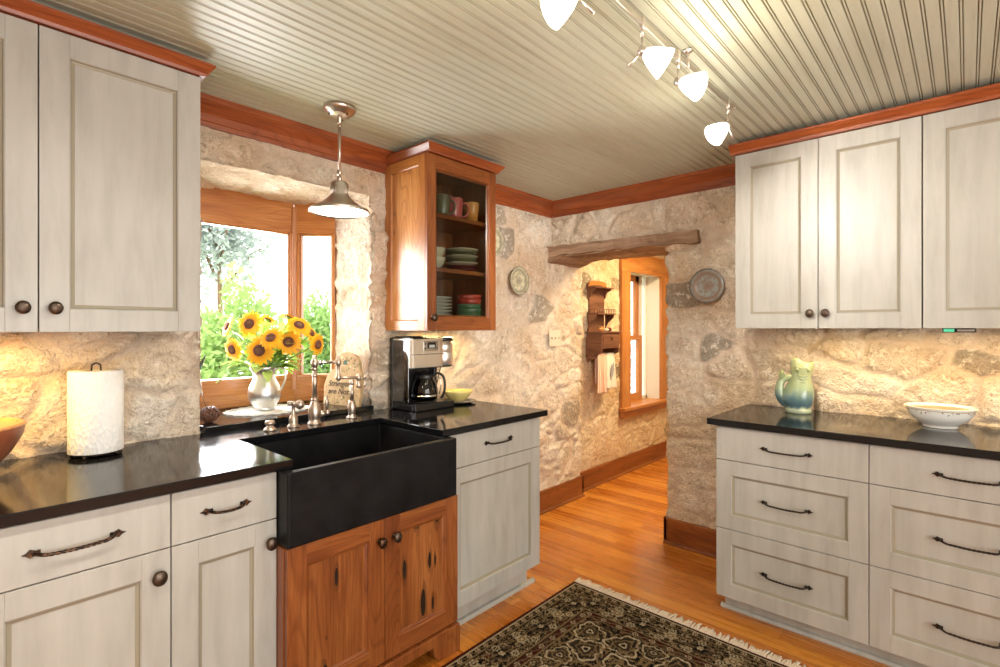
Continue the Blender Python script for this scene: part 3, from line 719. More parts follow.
# ------------------------------------------------------------------ pendant over the sink
p = thing('pendant_light', 'brushed nickel pendant lamp hanging over the black sink', 'light', (1.190, 2.045, ZTOP))
mb = MB(); mb.lathe([(0, -.040), (.012, -.040), (.030, -.038), (.047, -.033), (.052, -.024), (.066, -.018), (.069, -.010), (.069, 0)], 36); mb.build('canopy', M['brushed'], p)
mb = MB()
mb.lathe([(.006, -.075), (.010, -.066), (.010, -.05), (.012, -.046), (.010, -.038)], 14); mb.lathe([(.005, -.088), (.009, -.082), (.005, -.076)][::1], 12)
mb.tube([(0, 0, -.08), (0, 0, -.280)], .0065, 12); mb.lathe([(.005, -0.3010), (.0105, -0.2950), (.0105, -0.2790), (.007, -0.2730)], 14); mb.lathe([(.006, -0.3290), (.012, -0.3230), (.009, -0.3050), (.006, -0.3000)], 14)
mb.build('stem', M['nickel'], p)
for k in range(3):
    a = k * 2 * PI / 3 + .8
    mb = MB(); mb.lathe([(.004, -.005), (.005, 0), (.003, .004)], 10, T(.045 * math.cos(a), .045 * math.sin(a), -.036)); mb.build('screw', M['bronze'], p)
mb = MB(); so = [(.010, -0.3250), (.028, -0.3280), (.036, -0.3350), (.038, -0.3410), (.038, -0.3850), (.041, -0.3900), (.050, -0.4000), (.072, -0.4190), (.098, -0.4370), (.115, -0.4460), (.126, -0.4500), (.1285, -0.4550), (.1285, -0.4630), (.125, -0.4640), (.1235, -0.4560), (.110, -0.4490), (.070, -0.4250), (.045, -0.4050), (.03, -0.3920)]
mb.lathe(so, 44); mb.build('shade', M['brushed'], p)
mb = MB()
for k in range(22):
    a = 2 * PI * k / 22; c, s_ = math.cos(a), math.sin(a); mb.tube([(c * .0383, s_ * .0383, -.382), (c * .0383, s_ * .0383, -.349)], .0016, 5)
mb.build('socket_ribs', M['brushed'], p)
mb = MB(); mb.lathe([(0, -0.4420), (.03, -0.4430), (.104, -0.4480), (.119, -0.4540), (.119, -0.4585), (.06, -0.4610), (0, -0.4620)], 36); mb.build('diffuser', M['bulb'], p, label='glowing white diffuser disc')

# ------------------------------------------------------------------ sink fittings
DKY = 2.248
def urn(h, r): return [(r * 1.18, 0), (r * 1.2, .004), (r * 1.02, .010), (r * .86, .016), (r * .98, .026), (r * 1.08, h * .45), (r * 1.02, h * .62), (r * .80, h * .80), (r * .56, h * .93), (r * .5, h)]
t = thing('faucet', 'antique nickel articulated kitchen faucet behind the black sink', 'faucet', (1.180, DKY, ZC))
mb = MB(); mb.lathe(urn(.112, .027), 28); mb.lathe([(.0135, .106), (.016, .110), (.016, .116), (.0125, .12)], 20); mb.tube([(0, 0, .11), (0, 0, .275)], .0108, 16)
for z in (.225, .255): mb.lathe([(.011, z - .006), (.0145, z - .003), (.0145, z + .003), (.011, z + .006)], 18)
mb.lathe([(.011, .262), (.016, .268), (.0175, .284), (.016, .296), (.009, .302), (.0075, .306), (.010, .312), (.008, .319), (.0, .322)], 20); mb.build('post', M['nickel'], t)
mb = MB(); mb.tube([(.0, 0, .284), (.112, -.010, .284)], .0075, 14); mb.lathe([(.008, -.01), (.011, -.004), (.011, .006), (.008, .01)], 14, T(.026, -.002, .284) @ R('Y', PI / 2)); mb.build('upper_arm', M['chrome'], t)
mb = MB(); J = (.116, -.010)
mb.lathe([(0, .176), (.004, .179), (.006, .186), (.0035, .190), (.011, .196), (.0125, .204), (.0125, .216), (.009, .222), (.0075, .232), (.0085, .244), (.0075, .262), (.012, .270), (.0135, .278), (.0135, .290), (.010, .297), (.0045, .303), (.0065, .309), (.003, .317), (0, .319)], 18, T(*J, 0)); mb.build('elbow_joint', M['nickel'], t)
mb = MB(); mb.tube([(J[0], J[1], .206), (J[0] + .092, J[1] - .018, .203)], .0068, 14); mb.build('lower_arm', M['nickel'], t)
mb = MB(); K = (J[0] + .098, J[1] - .020)
mb.lathe([(.010, .150), (.012, .153), (.012, .172), (.009, .180), (.0095, .190), (.0125, .196), (.0125, .210), (.008, .216), (.004, .221), (0, .223)], 18, T(*K, 0)); mb.build('spout', M['nickel'], t)
mb = MB(); mb.tube([(K[0], K[1], .200), (K[0] + .034, K[1] - .006, .196)], .006, 12); mb.lathe([(0, -.034), (.005, -.032), (.006, -.027), (.0035, -.022), (.0035, .004), (.006, .008), (.0075, .013), (.006, .018), (0, .020)], 14, T(K[0] + .036, K[1] - .007, .192)); mb.build('shutoff_handle', M['nickel'], t)
mb = MB(); mb.tube([(.02, -.004, .044), (.050, -.012, .044)], [.016, .0135], 16); mb.lathe([(0, -.013), (.010, -.011), (.0135, 0), (.010, .011), (0, .013)], 16, T(.056, -.014, .046)); mb.tube([(.056, -.014, .05), (.052, -.016, .075), (.050, -.018, .10), (.049, -.019, .128)], [.005, .0085, .0105, .004], 12); mb.build('lever', M['nickel'], t)
t = thing('side_sprayer', 'slender antique nickel side post at the right sink corner', 'sprayer', (1.384, 2.262, ZC))
mb = MB(); mb.lathe([(.026, 0), (.027, .004), (.021, .009), (.016, .014), (.018, .022), (.0215, .045), (.0205, .062), (.015, .078), (.0125, .086)], 24); mb.build('base', M['nickel'], t)
mb = MB(); mb.tube([(0, 0, .08), (0, 0, .168)], .0092, 14); mb.lathe([(.0095, .165), (.0115, .17), (.0115, .182), (.008, .189), (0, .191)], 16); mb.build('spray_head', M['nickel'], t)
t = thing('hot_water_tap', 'small antique nickel tap with ball handle beside the faucet', 'tap', (1.078, DKY, ZC))
mb = MB(); mb.lathe([(.026, 0), (.027, .005), (.021, .011), (.018, .018), (.0195, .028), (.019, .04), (.012, .052), (.0085, .060), (.008, .092), (.011, .098), (.0125, .106), (.011, .114), (0, .118)], 22); mb.build('body', M['nickel'], t)
mb = MB(); mb.tube([(0, 0, .106), (-.022, -.014, .110)], [.0075, .006], 10); mb.lathe([(0, -.012), (.008, -.009), (.010, 0), (.008, .009), (0, .012)], 14, T(-.025, -.016, .110)); mb.build('spout', M['nickel'], t)
mb = MB(); mb.lathe([(0, -.020), (.013, -.016), (.0215, -.004), (.0225, .004), (.016, .016), (0, .021)], 20, T(.026, -.004, .098) @ R('Y', PI / 2)); mb.build('handle', M['nickel'], t, label='rounded bronze tinted handle')
t = thing('air_switch', 'low round antique nickel cap at the left end of the faucets', 'sink fitting', (.970, DKY - .006, ZC))
mb = MB(); mb.lathe([(.027, 0), (.0275, .005), (.021, .011), (.014, .018), (.0135, .024)], 22); mb.build('base', M['nickel'], t)
mb = MB(); mb.lathe([(.013, .023), (.0195, .026), (.021, .034), (.017, .043), (0, .045)], 22); mb.build('button', M['nickel'], t)

# ------------------------------------------------------------------ things on the bay ledge
LZ = .982
t = thing('doily', 'white scalloped lace doily spread under the pewter pitcher', 'doily', (1.135, 2.645, LZ))
mb = MB(); n = 96
def dz(a, r): return .002 + .0022 * math.sin(3 * a + 1) * (r / .16) ** 2 + .0015 * math.sin(9 * a) * (r / .16) ** 4
for r in (.03, .06, .09, .115, .138): mb.v += [(r * 1.12 * math.cos(2 * PI * k / n), r * .95 * math.sin(2 * PI * k / n), dz(2 * PI * k / n, r)) for k in range(n)]
mb.v.append((0, 0, .002))
for i in range(4):
    for k in range(n):
        l = (k + 1) % n; mb.face([i * n + k, (i + 1) * n + k, (i + 1) * n + l, i * n + l], [(0, 0)] * 4, 0, True)
for k in range(n): mb.face([5 * n, k, (k + 1) % n], [(0, 0)] * 3, 0, True)
M['linen'] = mat('white_linen', (.82, .81, .78), .9)
mb.build('cloth', M['linen'], t, solid=.0018)
mb = MB()
for k in range(72):
    a = 2 * PI * k / 72; c, s_ = math.cos(a), math.sin(a)
    mb.tube([(c * .137 * 1.12, s_ * .137 * .95, dz(a, .137)), (c * .166 * 1.12, s_ * .166 * .95, .004)], .0014, 5)
for rr, ph in ((.150, 0), (.166, 1)):
    pts = []
    for k in range(289):
        a = 2 * PI * k / 288; r = rr + (.006 * abs(math.sin(12 * a + ph)) if ph else 0)
        pts.append((r * 1.12 * math.cos(a), r * .95 * math.sin(a), .0035 + .001 * math.sin(3 * a)))
    mb.tube(pts, .0020, 5)
for k in range(24):
    a = 2 * PI * k / 24; a1 = a + PI / 24
    mb.tube([(.168 * 1.12 * math.cos(a), .168 * .95 * math.sin(a), .004), (.186 * 1.12 * math.cos(a1), .186 * .95 * math.sin(a1), .0035), (.168 * 1.12 * math.cos(a + PI / 12), .168 * .95 * math.sin(a + PI / 12), .004)], .0022, 5)
mb.build('lace_edge', M['linen'], t)

PX, PY, PZ = 1.122, 2.655, LZ + .006
t = thing('pitcher', 'pewter pitcher holding sunflowers on the bay window ledge', 'pitcher', (PX, PY, PZ), -.72); t.scale = (1.12, 1.12, 1.0)
pr = [(0, 0), (.042, 0), (.046, .004), (.041, .010), (.045, .016), (.060, .038), (.0695, .070), (.070, .092), (.063, .122), (.050, .150), (.043, .170), (.0435, .188), (.050, .206), (.057, .218), (.055, .2185), (.048, .206), (.040, .188), (.039, .165), (.045, .15)]
def lip(a, z):
    k = max(0, (z - .165) / .05); f = max(0, math.cos(a - PI)); return 1 + .42 * k * f ** 6
mb = MB(); mb.lathe(pr, 48, fn=lip); mb.v = [(x, y, z + (.016 * max(0, -x / .07) ** 3 if z > .19 else 0)) for x, y, z in mb.v]; mb.build('body', M['pewter'], t)
mb = MB(); pts = [(.044, 0, .196), (.060, 0, .212), (.078, 0, .210), (.090, 0, .190), (.092, 0, .160), (.084, 0, .128), (.073, 0, .104), (.066, 0, .094)]
from mathutils import geometry
fine = []
for i in range(len(pts) - 1):
    p0, p1, p2, p3 = [Vector(pts[max(0, min(len(pts) - 1, i + k))]) for k in (-1, 0, 1, 2)]
    for s_ in range(5):
        u = s_ / 5; fine.append(.5 * ((2 * p1) + (p2 - p0) * u + (2 * p0 - 5 * p1 + 4 * p2 - p3) * u * u + (3 * p1 - 3 * p2 + p3 - p0) * u ** 3))
fine.append(Vector(pts[-1])); mb.tube(fine, [.0062] * len(fine), 10, sq=lambda a: 1 + .25 * math.cos(2 * a)); mb.build('handle', M['pewter'], t)
def spl(pts, k=6):
    out = []; P = [Vector(q) for q in pts]
    for i in range(len(P) - 1):
        p0, p1, p2, p3 = [P[max(0, min(len(P) - 1, i + j))] for j in (-1, 0, 1, 2)]
        for s_ in range(k):
            u = s_ / k; out.append(.5 * ((2 * p1) + (p2 - p0) * u + (2 * p0 - 5 * p1 + 4 * p2 - p3) * u * u + (3 * p1 - 3 * p2 + p3 - p0) * u ** 3))
    out.append(P[-1]); return out

def petal_m():
    m = mat('sunflower_petal', (.95, .52, .02), .55); tt = NT(m)
    g = tt.n('ShaderNodeSeparateXYZ'); tt.l(tt.co('UV'), g.inputs[0])
    tt.color(tt.ramp(g.outputs[0], [(0, (.70, .25, .008)), (.3, (.88, .46, .012)), (1, (.94, .60, .03))])); return m
def translucent(m, k, c):
    nt = m.node_tree; b = nt.nodes['Principled BSDF']; tr = nt.nodes.new('ShaderNodeBsdfTranslucent'); mx = nt.nodes.new('ShaderNodeMixShader'); mx.inputs[0].default_value = k
    tr.inputs[0].default_value = (*c, 1); nt.links.new(b.outputs[0], mx.inputs[1]); nt.links.new(tr.outputs[0], mx.inputs[2]); nt.links.new(mx.outputs[0], nt.nodes['Material Output'].inputs[0]); return m
M['petal'] = translucent(petal_m(), .3, (.95, .48, .02)); M['disc'] = mat('sunflower_disc', (.13, .05, .032), .9); M['discmid'] = mat('sunflower_heart', (.30, .17, .10), .9)
M['stemgreen'] = mat('green_stem', (.16, .26, .05), .6); M['leaf'] = mat('fresh_leaf', (.22, .42, .06), .5, 0, Transmission_Weight=0); M['leaf2'] = mat('pale_leaf', (.42, .56, .14), .5); translucent(M['leaf'], .4, (.35, .60, .08)); translucent(M['leaf2'], .4, (.50, .68, .16))
def leaf_mb(mb, base, d, L, W, m=0, droop=.25):
    d = Vector(d).normalized(); side = d.cross(ZV).normalized() if abs(d.z) < .95 else Vector((1, 0, 0)); nrm = side.cross(d)
    b = len(mb.v); n = 7
    for i in range(n):
        u = i / (n - 1); w = W * (math.sin(PI * min(1, u * .93 + .07)) ** .8) * (1 - .25 * u); c = Vector(base) + d * L * u - ZV * droop * L * u * u
        if i == n - 1: w = .0008
        mb.v += [tuple(c - side * w + nrm * w * .35), tuple(c), tuple(c + side * w + nrm * w * .35)]
    for i in range(n - 1):
        for k in (0, 1):
            mb.face([b + 3 * i + k, b + 3 * i + k + 1, b + 3 * i + 4 + k, b + 3 * i + 3 + k], [(0, 0)] * 4, m, True)
MOUTH = Vector((PX, PY, PZ + .19))
def sunflower(u, v, dep, facing, r, label, leaves=1, seed=0):
    rnd = random.Random(seed); c = pix(u, v, dep); fv = Vector(facing).normalized()
    base = MOUTH + Vector((rnd.uniform(-.018, .018), rnd.uniform(-.018, .018), -.12))
    t = thing('sunflower', label, 'flower', base, 0, 'sunflowers in the pewter pitcher')
    inv = T(*(-base))
    Mx = inv @ aim(c, fv) @ R('Z', rnd.random() * 6)
    mb = MB()
    for layer, (np_, tilt, L) in enumerate(((17, .08, 1.0), (16, .34, .95))):
        for k in range(np_):
            a = 2 * PI * (k + .5 * layer) / np_ + rnd.uniform(-.09, .09); l = r * L * rnd.uniform(.88, 1.06); w = r * .148 * rnd.uniform(.85, 1.1); tl = tilt + rnd.uniform(-.14, .14)
            b = len(mb.v); n = 6
            for i in range(n):
                q = i / (n - 1); rr = r * .30 + (l - r * .30) * q; ww = w * (math.sin(PI * (q * .86 + .14)) ** .7) if i < n - 1 else .0006
                zz = (rr - r * .3) * math.tan(tl) * (1 - .7 * q) - .12 * r * q * q
                for s_ in (-1, 0, 1):
                    x, y = rr, s_ * ww; mb.v.append((x * math.cos(a) - y * math.sin(a), x * math.sin(a) + y * math.cos(a), zz + .002 * layer - .06 * ww * (s_ == 0)))
            for i in range(n - 1):
                for s_ in (0, 1): mb.face([b + 3 * i + s_, b + 3 * i + 3 + s_, b + 3 * i + 4 + s_, b + 3 * i + 1 + s_], [(i / 5, 0), ((i + 1) / 5, 0), ((i + 1) / 5, 1), (i / 5, 1)], 0, True)
    mb.move(Mx).build('petals', M['petal'], t)
    mb = MB(); mb.lathe([(r * .36, -.004), (r * .385, .001), (r * .36, .008), (r * .26, .012), (r * .20, .0105)], 22); mb.lathe([(r * .20, .0105), (r * .14, .008), (0, .007)], 22, m=1); mb.move(Mx); mb.build('flower_center', [M['disc'], M['discmid']], t)
    mb = MB(); back = c - fv * .03 - ZV * .012; mid = MOUTH + (c - MOUTH) * .55 - ZV * .008 - fv * .02
    path = spl([base, MOUTH + (base - MOUTH) * .0 + Vector((rnd.uniform(-.014, .014), rnd.uniform(-.014, .014), 0)), mid, back, c - fv * .002], 5)
    mb.tube(path, .0030, 7); mb.lathe([(.003, -.014), (r * .22, -.008), (r * .33, -.002), (r * .3, .001)], 14, aim(c, fv))
    mb.move(inv).build('stem', M['stemgreen'], t)
    for k in range(leaves):
        mb = MB(); q = path[int(len(path) * (.46 + .16 * k))]
        ld = Vector((rnd.uniform(-1, 1), rnd.uniform(-1, .6), rnd.uniform(-.1, .6))); ld += DV * max(0, .15 - ld.dot(DV)); leaf_mb(mb, q, ld, rnd.uniform(.08, .12), rnd.uniform(.024, .034)); mb.move(inv).build('leaf', M['leaf' if (k + seed) % 2 else 'leaf2'], t)
toc = -DV * .8
sunflower(249.5, 324, 2.60, toc + ZV * .22 - RV * .1, 0.0719, 'sunflower at the upper left of the bouquet, facing the room', 3, 1)
sunflower(259.5, 350.5, 2.50, toc + ZV * .08, 0.0766, 'large sunflower low over the pitcher mouth, facing the room', 3, 2)
sunflower(271, 338, 2.50, toc * .8 + ZV * .4, 0.0626, 'sunflower in the middle of the bouquet, tilted upward', 3, 3)
sunflower(288.5, 342, 2.58, toc + ZV * .12 + RV * .25, 0.0696, 'sunflower right of the middle with a dark wide centre', 3, 4)
sunflower(232.5, 349.5, 2.58, toc * .9 - RV * .35 - ZV * .15, 0.0650, 'lowest sunflower on the left side, turned away leftward', 3, 5)
sunflower(227.5, 326.5, 2.66, -RV * .62 + ZV * .3 - DV * .62, 0.0603, 'leftmost upper sunflower seen from its side', 2, 6)
sunflower(267.5, 320, 2.76, RV * .1 + DV * .5 + ZV * .75, 0.0510, 'small sunflower at the back seen from behind', 2, 7)
sunflower(299, 325.5, 2.58, toc * .6 + RV * .45 + ZV * .62, 0.0696, 'upper right sunflower tipped up with a flat centre', 3, 8)
sunflower(310.5, 333, 2.66, RV * .8 + ZV * .55 - DV * .15, 0.0626, 'right sunflower between the flat one and the drooping one', 2, 9)
sunflower(317.5, 344.5, 2.60, toc * .35 + RV * .85 - ZV * .05, 0.0603, 'rightmost drooping sunflower over the faucet post', 2, 10)
sunflower(289, 317, 2.72, RV * .2 + DV * .3 + ZV * .8, 0.0557, 'top right sunflower behind the flat one, petals up', 2, 11)
t = thing('leafy_sprig', 'green leafy sprigs filling the sunflower bouquet', 'greenery', MOUTH + Vector((0, 0, -.10)))
rnd = random.Random(4)
for k in range(52):
    a = rnd.uniform(0, 6.28); e = rnd.uniform(.05, 1.7); d = Vector((math.cos(a) * 1.0, math.sin(a) * .8, e)).normalized(); L = rnd.uniform(.07, .15) * (1 + .35 * e)
    if d.dot(DV) < -.25 and e > .5: d = (d + DV * .7).normalized()
    if d.y > .55: d.y *= .4
    tip = MOUTH + d * L; inv = T(*-(MOUTH + Vector((0, 0, -.10)))); mb = MB(); mb.tube(spl([MOUTH + Vector((0, 0, -.08)), MOUTH + Vector((d.x * .012, d.y * .012, .0)), tip], 4), .0018, 5); mb.move(inv); sp = mb.build('stalk', M['stemgreen'], t)
    mb = MB(); leaf_mb(mb, tip, d + Vector((0, 0, -.2)), rnd.uniform(.07, .11), rnd.uniform(.022, .032), 0, .35); leaf_mb(mb, MOUTH + d * L * .65, d + Vector((rnd.uniform(-.6, .6), rnd.uniform(-.6, .6), .2)), .075, .022, 0); mb.move(inv); mb.build('leaf', M['leaf' if k % 2 else 'leaf2'], sp)
# long twig with leaves reaching right
t = thing('leafy_branch', 'long thin branch with two leaves reaching right from the bouquet', 'greenery', MOUTH + Vector((.01, 0, -.1)))
inv = T(*-(MOUTH + Vector((.01, 0, -.1)))); mb = MB(); e1 = pix(300, 352, 2.50); mb.tube(spl([MOUTH + Vector((.01, 0, -.1)), MOUTH + Vector((.01, -.01, 0)), pix(284, 362, 2.52), e1], 5), .0022, 6); mb.move(inv).build('twig', M['stemgreen'], t)
mb = MB(); leaf_mb(mb, e1, RV * .9 + ZV * .05, .085, .02, 0, .1); mb.move(inv).build('leaf', M['leaf'], t)
mb = MB(); leaf_mb(mb, pix(283, 363, 2.52), RV * .9 - ZV * .15 - DV * .2, .085, .022, 0, .1); mb.move(inv).build('leaf', M['leaf2'], t)

# stone plaque leaning on the reveal
pl = thing('stone_plaque', 'tan painted stone plaque with flowers and handwriting leaning by the window', 'plaque', (1.473, 2.515, LZ), math.atan2(-.954, .30))
# local x runs along the plaque, -y is its painted face
out = [(-.126, 0), (.124, .0), (.131, .05), (.128, .10), (.133, .15), (.125, .185), (.114, .205), (.108, .24), (.085, .272), (.055, .285), (.02, .292), (-.012, .288), (-.034, .27), (-.044, .235), (-.055, .20), (-.085, .185), (-.105, .165), (-.118, .135), (-.128, .105), (-.124, .06)]
tilt = R('X', -.10)
def plaque_m():
    m = mat('painted_stone', (.58, .42, .24), .8); tt = NT(m); o = tt.co('Object')
    n = tt.noise(o, 26, 4); c = tt.ramp(n, [(.3, (.40, .25, .12)), (.7, (.54, .37, .19))]); tt.color(c); return m
M['plaque'] = plaque_m()
mb = MB(); mb.prism(out, 'y', 0, .022); mb.move(tilt @ T(0, -.005, 0)); mb.build('slab', M['plaque'], pl, bevel=.003)
mb = MB(); rnd = random.Random(12); spots = []
for k in range(230):
    x, z = rnd.uniform(-.12, .125), rnd.uniform(.008, .28)
    if (z > .10 and z < .182 and x < .10) or (x < -.03 and z > .18 - max(0, (-.05 - x)) * .5) or (x > .09 and z > .235) or abs(x - .04) > .07 and z > .255: continue
    if .05 < z < .10 and x < .1 and rnd.random() < .85: continue
    r = rnd.uniform(.0028, .0062); m = rnd.choice((0, 0, 0, 1, 2, 2, 3)); b = len(mb.v)
    mb.v += [(x + r * math.cos(q * PI / 3) * rnd.uniform(.7, 1.2), -.0012, z + r * math.sin(q * PI / 3) * rnd.uniform(.7, 1.2)) for q in range(6)]; mb.face([b + q for q in range(6)], [(0, 0)] * 6, m)
mb.move(tilt @ T(0, -.005, 0)); pm = [mat('plaque_olive', (.16, .17, .06), .8), mat('plaque_red', (.36, .10, .05), .8), mat('plaque_brown', (.20, .11, .06), .8), mat('plaque_cream', (.70, .60, .40), .8)]
mb.build('painted_flowers', pm, pl)
mb = MB(); mb.prism([(.0, .222), (.028, .222), (.028, .240), (.014, .250), (.0, .240)], 'y', -.0015, 0); mb.move(tilt @ T(0, -.005, 0)); mb.build('painted_house', mat('plaque_green', (.07, .10, .06), .8), pl)
def text(s, size, parent, M4, m, ext=.0004, shear=.25, name='lettering', align='CENTER'):
    cu = bpy.data.curves.new(name, 'FONT'); cu.body = s; cu.size = size; cu.extrude = ext; cu.align_x = align; cu.shear = shear
    o = bpy.data.objects.new('tmp', cu); col.objects.link(o); dg = bpy.context.evaluated_depsgraph_get(); me = bpy.data.meshes.new_from_object(o.evaluated_get(dg))
    bpy.data.objects.remove(o); me.materials.clear(); me.materials.append(m); me.transform(M4); ob = bpy.data.objects.new(name, me); col.objects.link(ob); ob.parent = parent; return ob
ink = mat('plaque_ink', (.05, .035, .03), .8)
text('Strangers', .044, pl, tilt @ T(-.012, -.007, .104) @ R('X', PI / 2), ink)
text('are Not', .044, pl, tilt @ T(-.022, -.007, .062) @ R('X', PI / 2), ink)
# bundle of twigs and leaf at the ledge's left end
t = thing('twig_ball', 'brown woven twig ball at the left end of the granite ledge', 'ornament', (.815, 2.505, LZ))
mb = MB(); rnd = random.Random(3)
for k in range(34):
    ax = Vector((rnd.gauss(0, 1), rnd.gauss(0, 1), rnd.gauss(0, 1))).normalized(); q = ax.to_track_quat('Z', 'Y').to_matrix().to_4x4(); r = rnd.uniform(.034, .041); a0 = rnd.uniform(0, 6)
    mb.tube([tuple(q @ Vector((r * math.cos(a0 + a * .42) * 1.1, r * math.sin(a0 + a * .42), rnd.uniform(-.008, .008) + (a - 5) * .0015))) for a in range(13)], rnd.uniform(.0016, .003), 5)
mb.v = [(x, y, z * .85 + .034) for x, y, z in mb.v]; mn = min(v[2] for v in mb.v); mb.move(T(0, 0, -mn)); mb.build('twigs', M['walnut'], t)
mb = MB(); leafc = pix(199.5, 372, 2.55) - Vector((.815, 2.505, LZ)); mb.tube(spl([(0, .01, .05), (-.02, .02, .11), leafc], 5), .0016, 5); mb.build('stalk', M['walnut'], t)
mb = MB(); leaf_mb(mb, leafc, RV * .35 + ZV * .9, .095, .020, 0, .0); mb.build('leaf', mat('dark_leaf', (.05, .075, .055), .5), t)
# ------------------------------------------------------------------ coffee maker
t = thing('coffee_maker', 'steel and black drip coffee maker with glass carafe under the display cabinet', 'coffee maker', (1.694, 2.150, ZC))
def cm(mb, name, m, par=None, **k): return mb.build(name, m, par or t, **k)
mb = MB(); mb.box(0, .275, 0, .222, .004, .036); mb.box(.01, .265, .01, .215, 0, .006); mb.box(.012, .232, .006, .10, .036, .040); cm(mb, 'base', M['blackplastic'], bevel=.005)
mb = MB(); mb.lathe([(.066, .040), (.066, .044), (.060, .0455), (0, .0455)], 32, T(.125, .078, 0)); cm(mb, 'warming_plate', M['iron'])
mb = MB(); mb.box(.0, .235, .125, .222, .036, .236); mb.box(.0, .020, .10, .14, .036, .236); mb.box(.212, .235, .10, .14, .036, .236); cm(mb, 'tower', M['blackplastic'], bevel=.004)
mb = MB(); mb.prism([(.0, .050), (.012, .036), (.20, .036), (.228, .044), (.236, .06), (.236, .222), (0, .222)], 'z', .230, .388); cm(mb, 'brew_head', M['steel'], bevel=.003)
mb = MB(); mb.box(-.0028, .001, .058, .20, .045, .380); cm(mb, 'side_plate', mat('dark_mirror_steel', (.16, .16, .165), .07, 1), bevel=.002)
mb = MB(); mb.box(-.0045, .003, .196, .224, .010, .392); cm(mb, 'back_edge', M['blackplastic'], bevel=.002)
mb = MB(); mb.box(.004, .232, .0335, .20, .302, .3045); mb.box(.002, .236, .034, .20, .2265, .231); cm(mb, 'seam', M['blackplastic'])
mb = MB(); mb.box(.004, .232, .046, .22, .386, .396); mb.box(.02, .15, .10, .21, .394, .402); cm(mb, 'lid', M['blackplastic'], bevel=.003)
mb = MB(); mb.box(.082, .185, .0335, .04, .320, .375); pnl = cm(mb, 'control_panel', mat('panel_steel', (.50, .48, .45), .35, 1), bevel=.003)
mb = MB(); mb.box(.108, .168, .031, .036, .334, .368); cm(mb, 'display', M['blackplastic'], pnl, bevel=.002)
mb = MB(); mb.box(.120, .158, .0300, .032, .3395, .354); cm(mb, 'screen', mat('display_grey', (.62, .66, .64), .4), pnl)
for k in range(3):
    mb = MB(); mb.lathe([(.0045, 0), (.0045, .003), (0, .0035)], 12, T(.092 + (k == 1) * .085, .0335, .335 + (k == 2) * .025) @ R('X', PI / 2)); cm(mb, 'button', M['blackplastic'], pnl)
mb = MB(); mb.lathe([(.052, .232), (.060, .238), (.060, .300), (.057, .304), (.057, .308), (.060, .312), (.060, .372), (.052, .376)], 28, T(.292, .118, 0)); cm(mb, 'grinder', M['steel'])
mb = MB(); mb.lathe([(.061, .372), (.061, .390), (.052, .395), (0, .395)], 28, T(.292, .118, 0)); cm(mb, 'grinder_lid', M['blackplastic'])
mb = MB(); mb.lathe([(.048, .222), (.056, .226), (.056, .236)], 28, T(.292, .118, 0)); cm(mb, 'grinder_foot', M['blackplastic'])
cf = thing('carafe', 'glass coffee carafe with black handle standing in the coffee maker', 'carafe', (1.694 + .125, 2.150 + .078, ZC + .0458), -.9); cf.scale = (1.14, 1.14, 1.12)
mb = MB(); mb.lathe([(0, .001), (.05, .001), (.060, .006), (.065, .025), (.065, .055), (.058, .085), (.046, .108), (.043, .118), (.0405, .118), (.0435, .106), (.0555, .084), (.0625, .055), (.0625, .026), (.057, .008), (0, .004)], 40); mb.build('jug', M['carafe'], cf)
mb = MB(); mb.lathe([(.044, .104), (.0475, .107), (.0465, .120), (.044, .128), (.030, .136), (.012, .138), (.012, .146), (0, .147)], 30); mb.build('lid', M['blackplastic'], cf)
mb = MB(); mb.tube(spl([(.044, 0, .122), (.066, 0, .135), (.092, 0, .118), (.100, 0, .075), (.094, 0, .035), (.080, 0, .012)], 5), .008, 10, sq=lambda a: 1 + .35 * math.cos(2 * a)); mb.build('handle', M['blackplastic'], cf)
mb = MB(); mb.tube(spl([(.050, 0, .12), (.075, 0, .110), (.080, 0, .07), (.070, 0, .03)], 5), .0028, 8); mb.lathe([(.0655, .020), (.0668, .022), (.0668, .030), (.0655, .032)], 36); mb.build('band', M['chrome'], cf)
mb = MB(); mb.lathe([(0, .0045), (.056, .0085), (.0605, .022), (0, .022)], 30); mb.build('coffee', mat('coffee', (.02, .008, .003), .1), cf)
o = tag(MB().build('x', M['blackplastic']), 'x', 'cord'); bpy.data.objects.remove(o)
mb = MB(); mb.tube(spl([(2.003, 2.335, 1.345), (2.02, 2.345, 1.352), (2.065, 2.350, 1.35), (2.082, 2.355, 1.30), (2.06, 2.352, 1.22), (2.02, 2.35, 1.10), (2.0, 2.352, .985)], 6), .0032, 7)
tag(mb.build('power_cord', M['blackplastic']), 'thin black power cord looping behind the coffee maker', 'cord')
YEL = ceramic('yellow_glaze', (.74, .60, .22)); 
t = thing('serving_dish', 'yellow scalloped serving dish on the worktop beside the coffee maker', 'dish', (2.098, 2.255, ZC + .014))
mb = MB(); mb.lathe([(0, .0), (.045, 0), (.048, .004), (.070, .022), (.088, .048), (.094, .060), (.091, .0605), (.084, .048), (.066, .025), (.045, .009), (0, .006)], 48, fn=lambda a, z: 1 + .035 * math.cos(8 * a) * z / .06, sc=(1.0, .86)); mb.build('bowl', YEL, t)
o = MB(); o.lathe([(0, 0), (.07, 0), (.09, .008), (.108, .012), (.108, .0142), (.086, .0108), (.07, .0045), (0, .0045)], 44, T(2.098, 2.255, ZC)); tag(o.build('saucer_plate', ceramic('dark_plate', (.06, .06, .045))), 'dark plate under the yellow serving dish', 'plate')

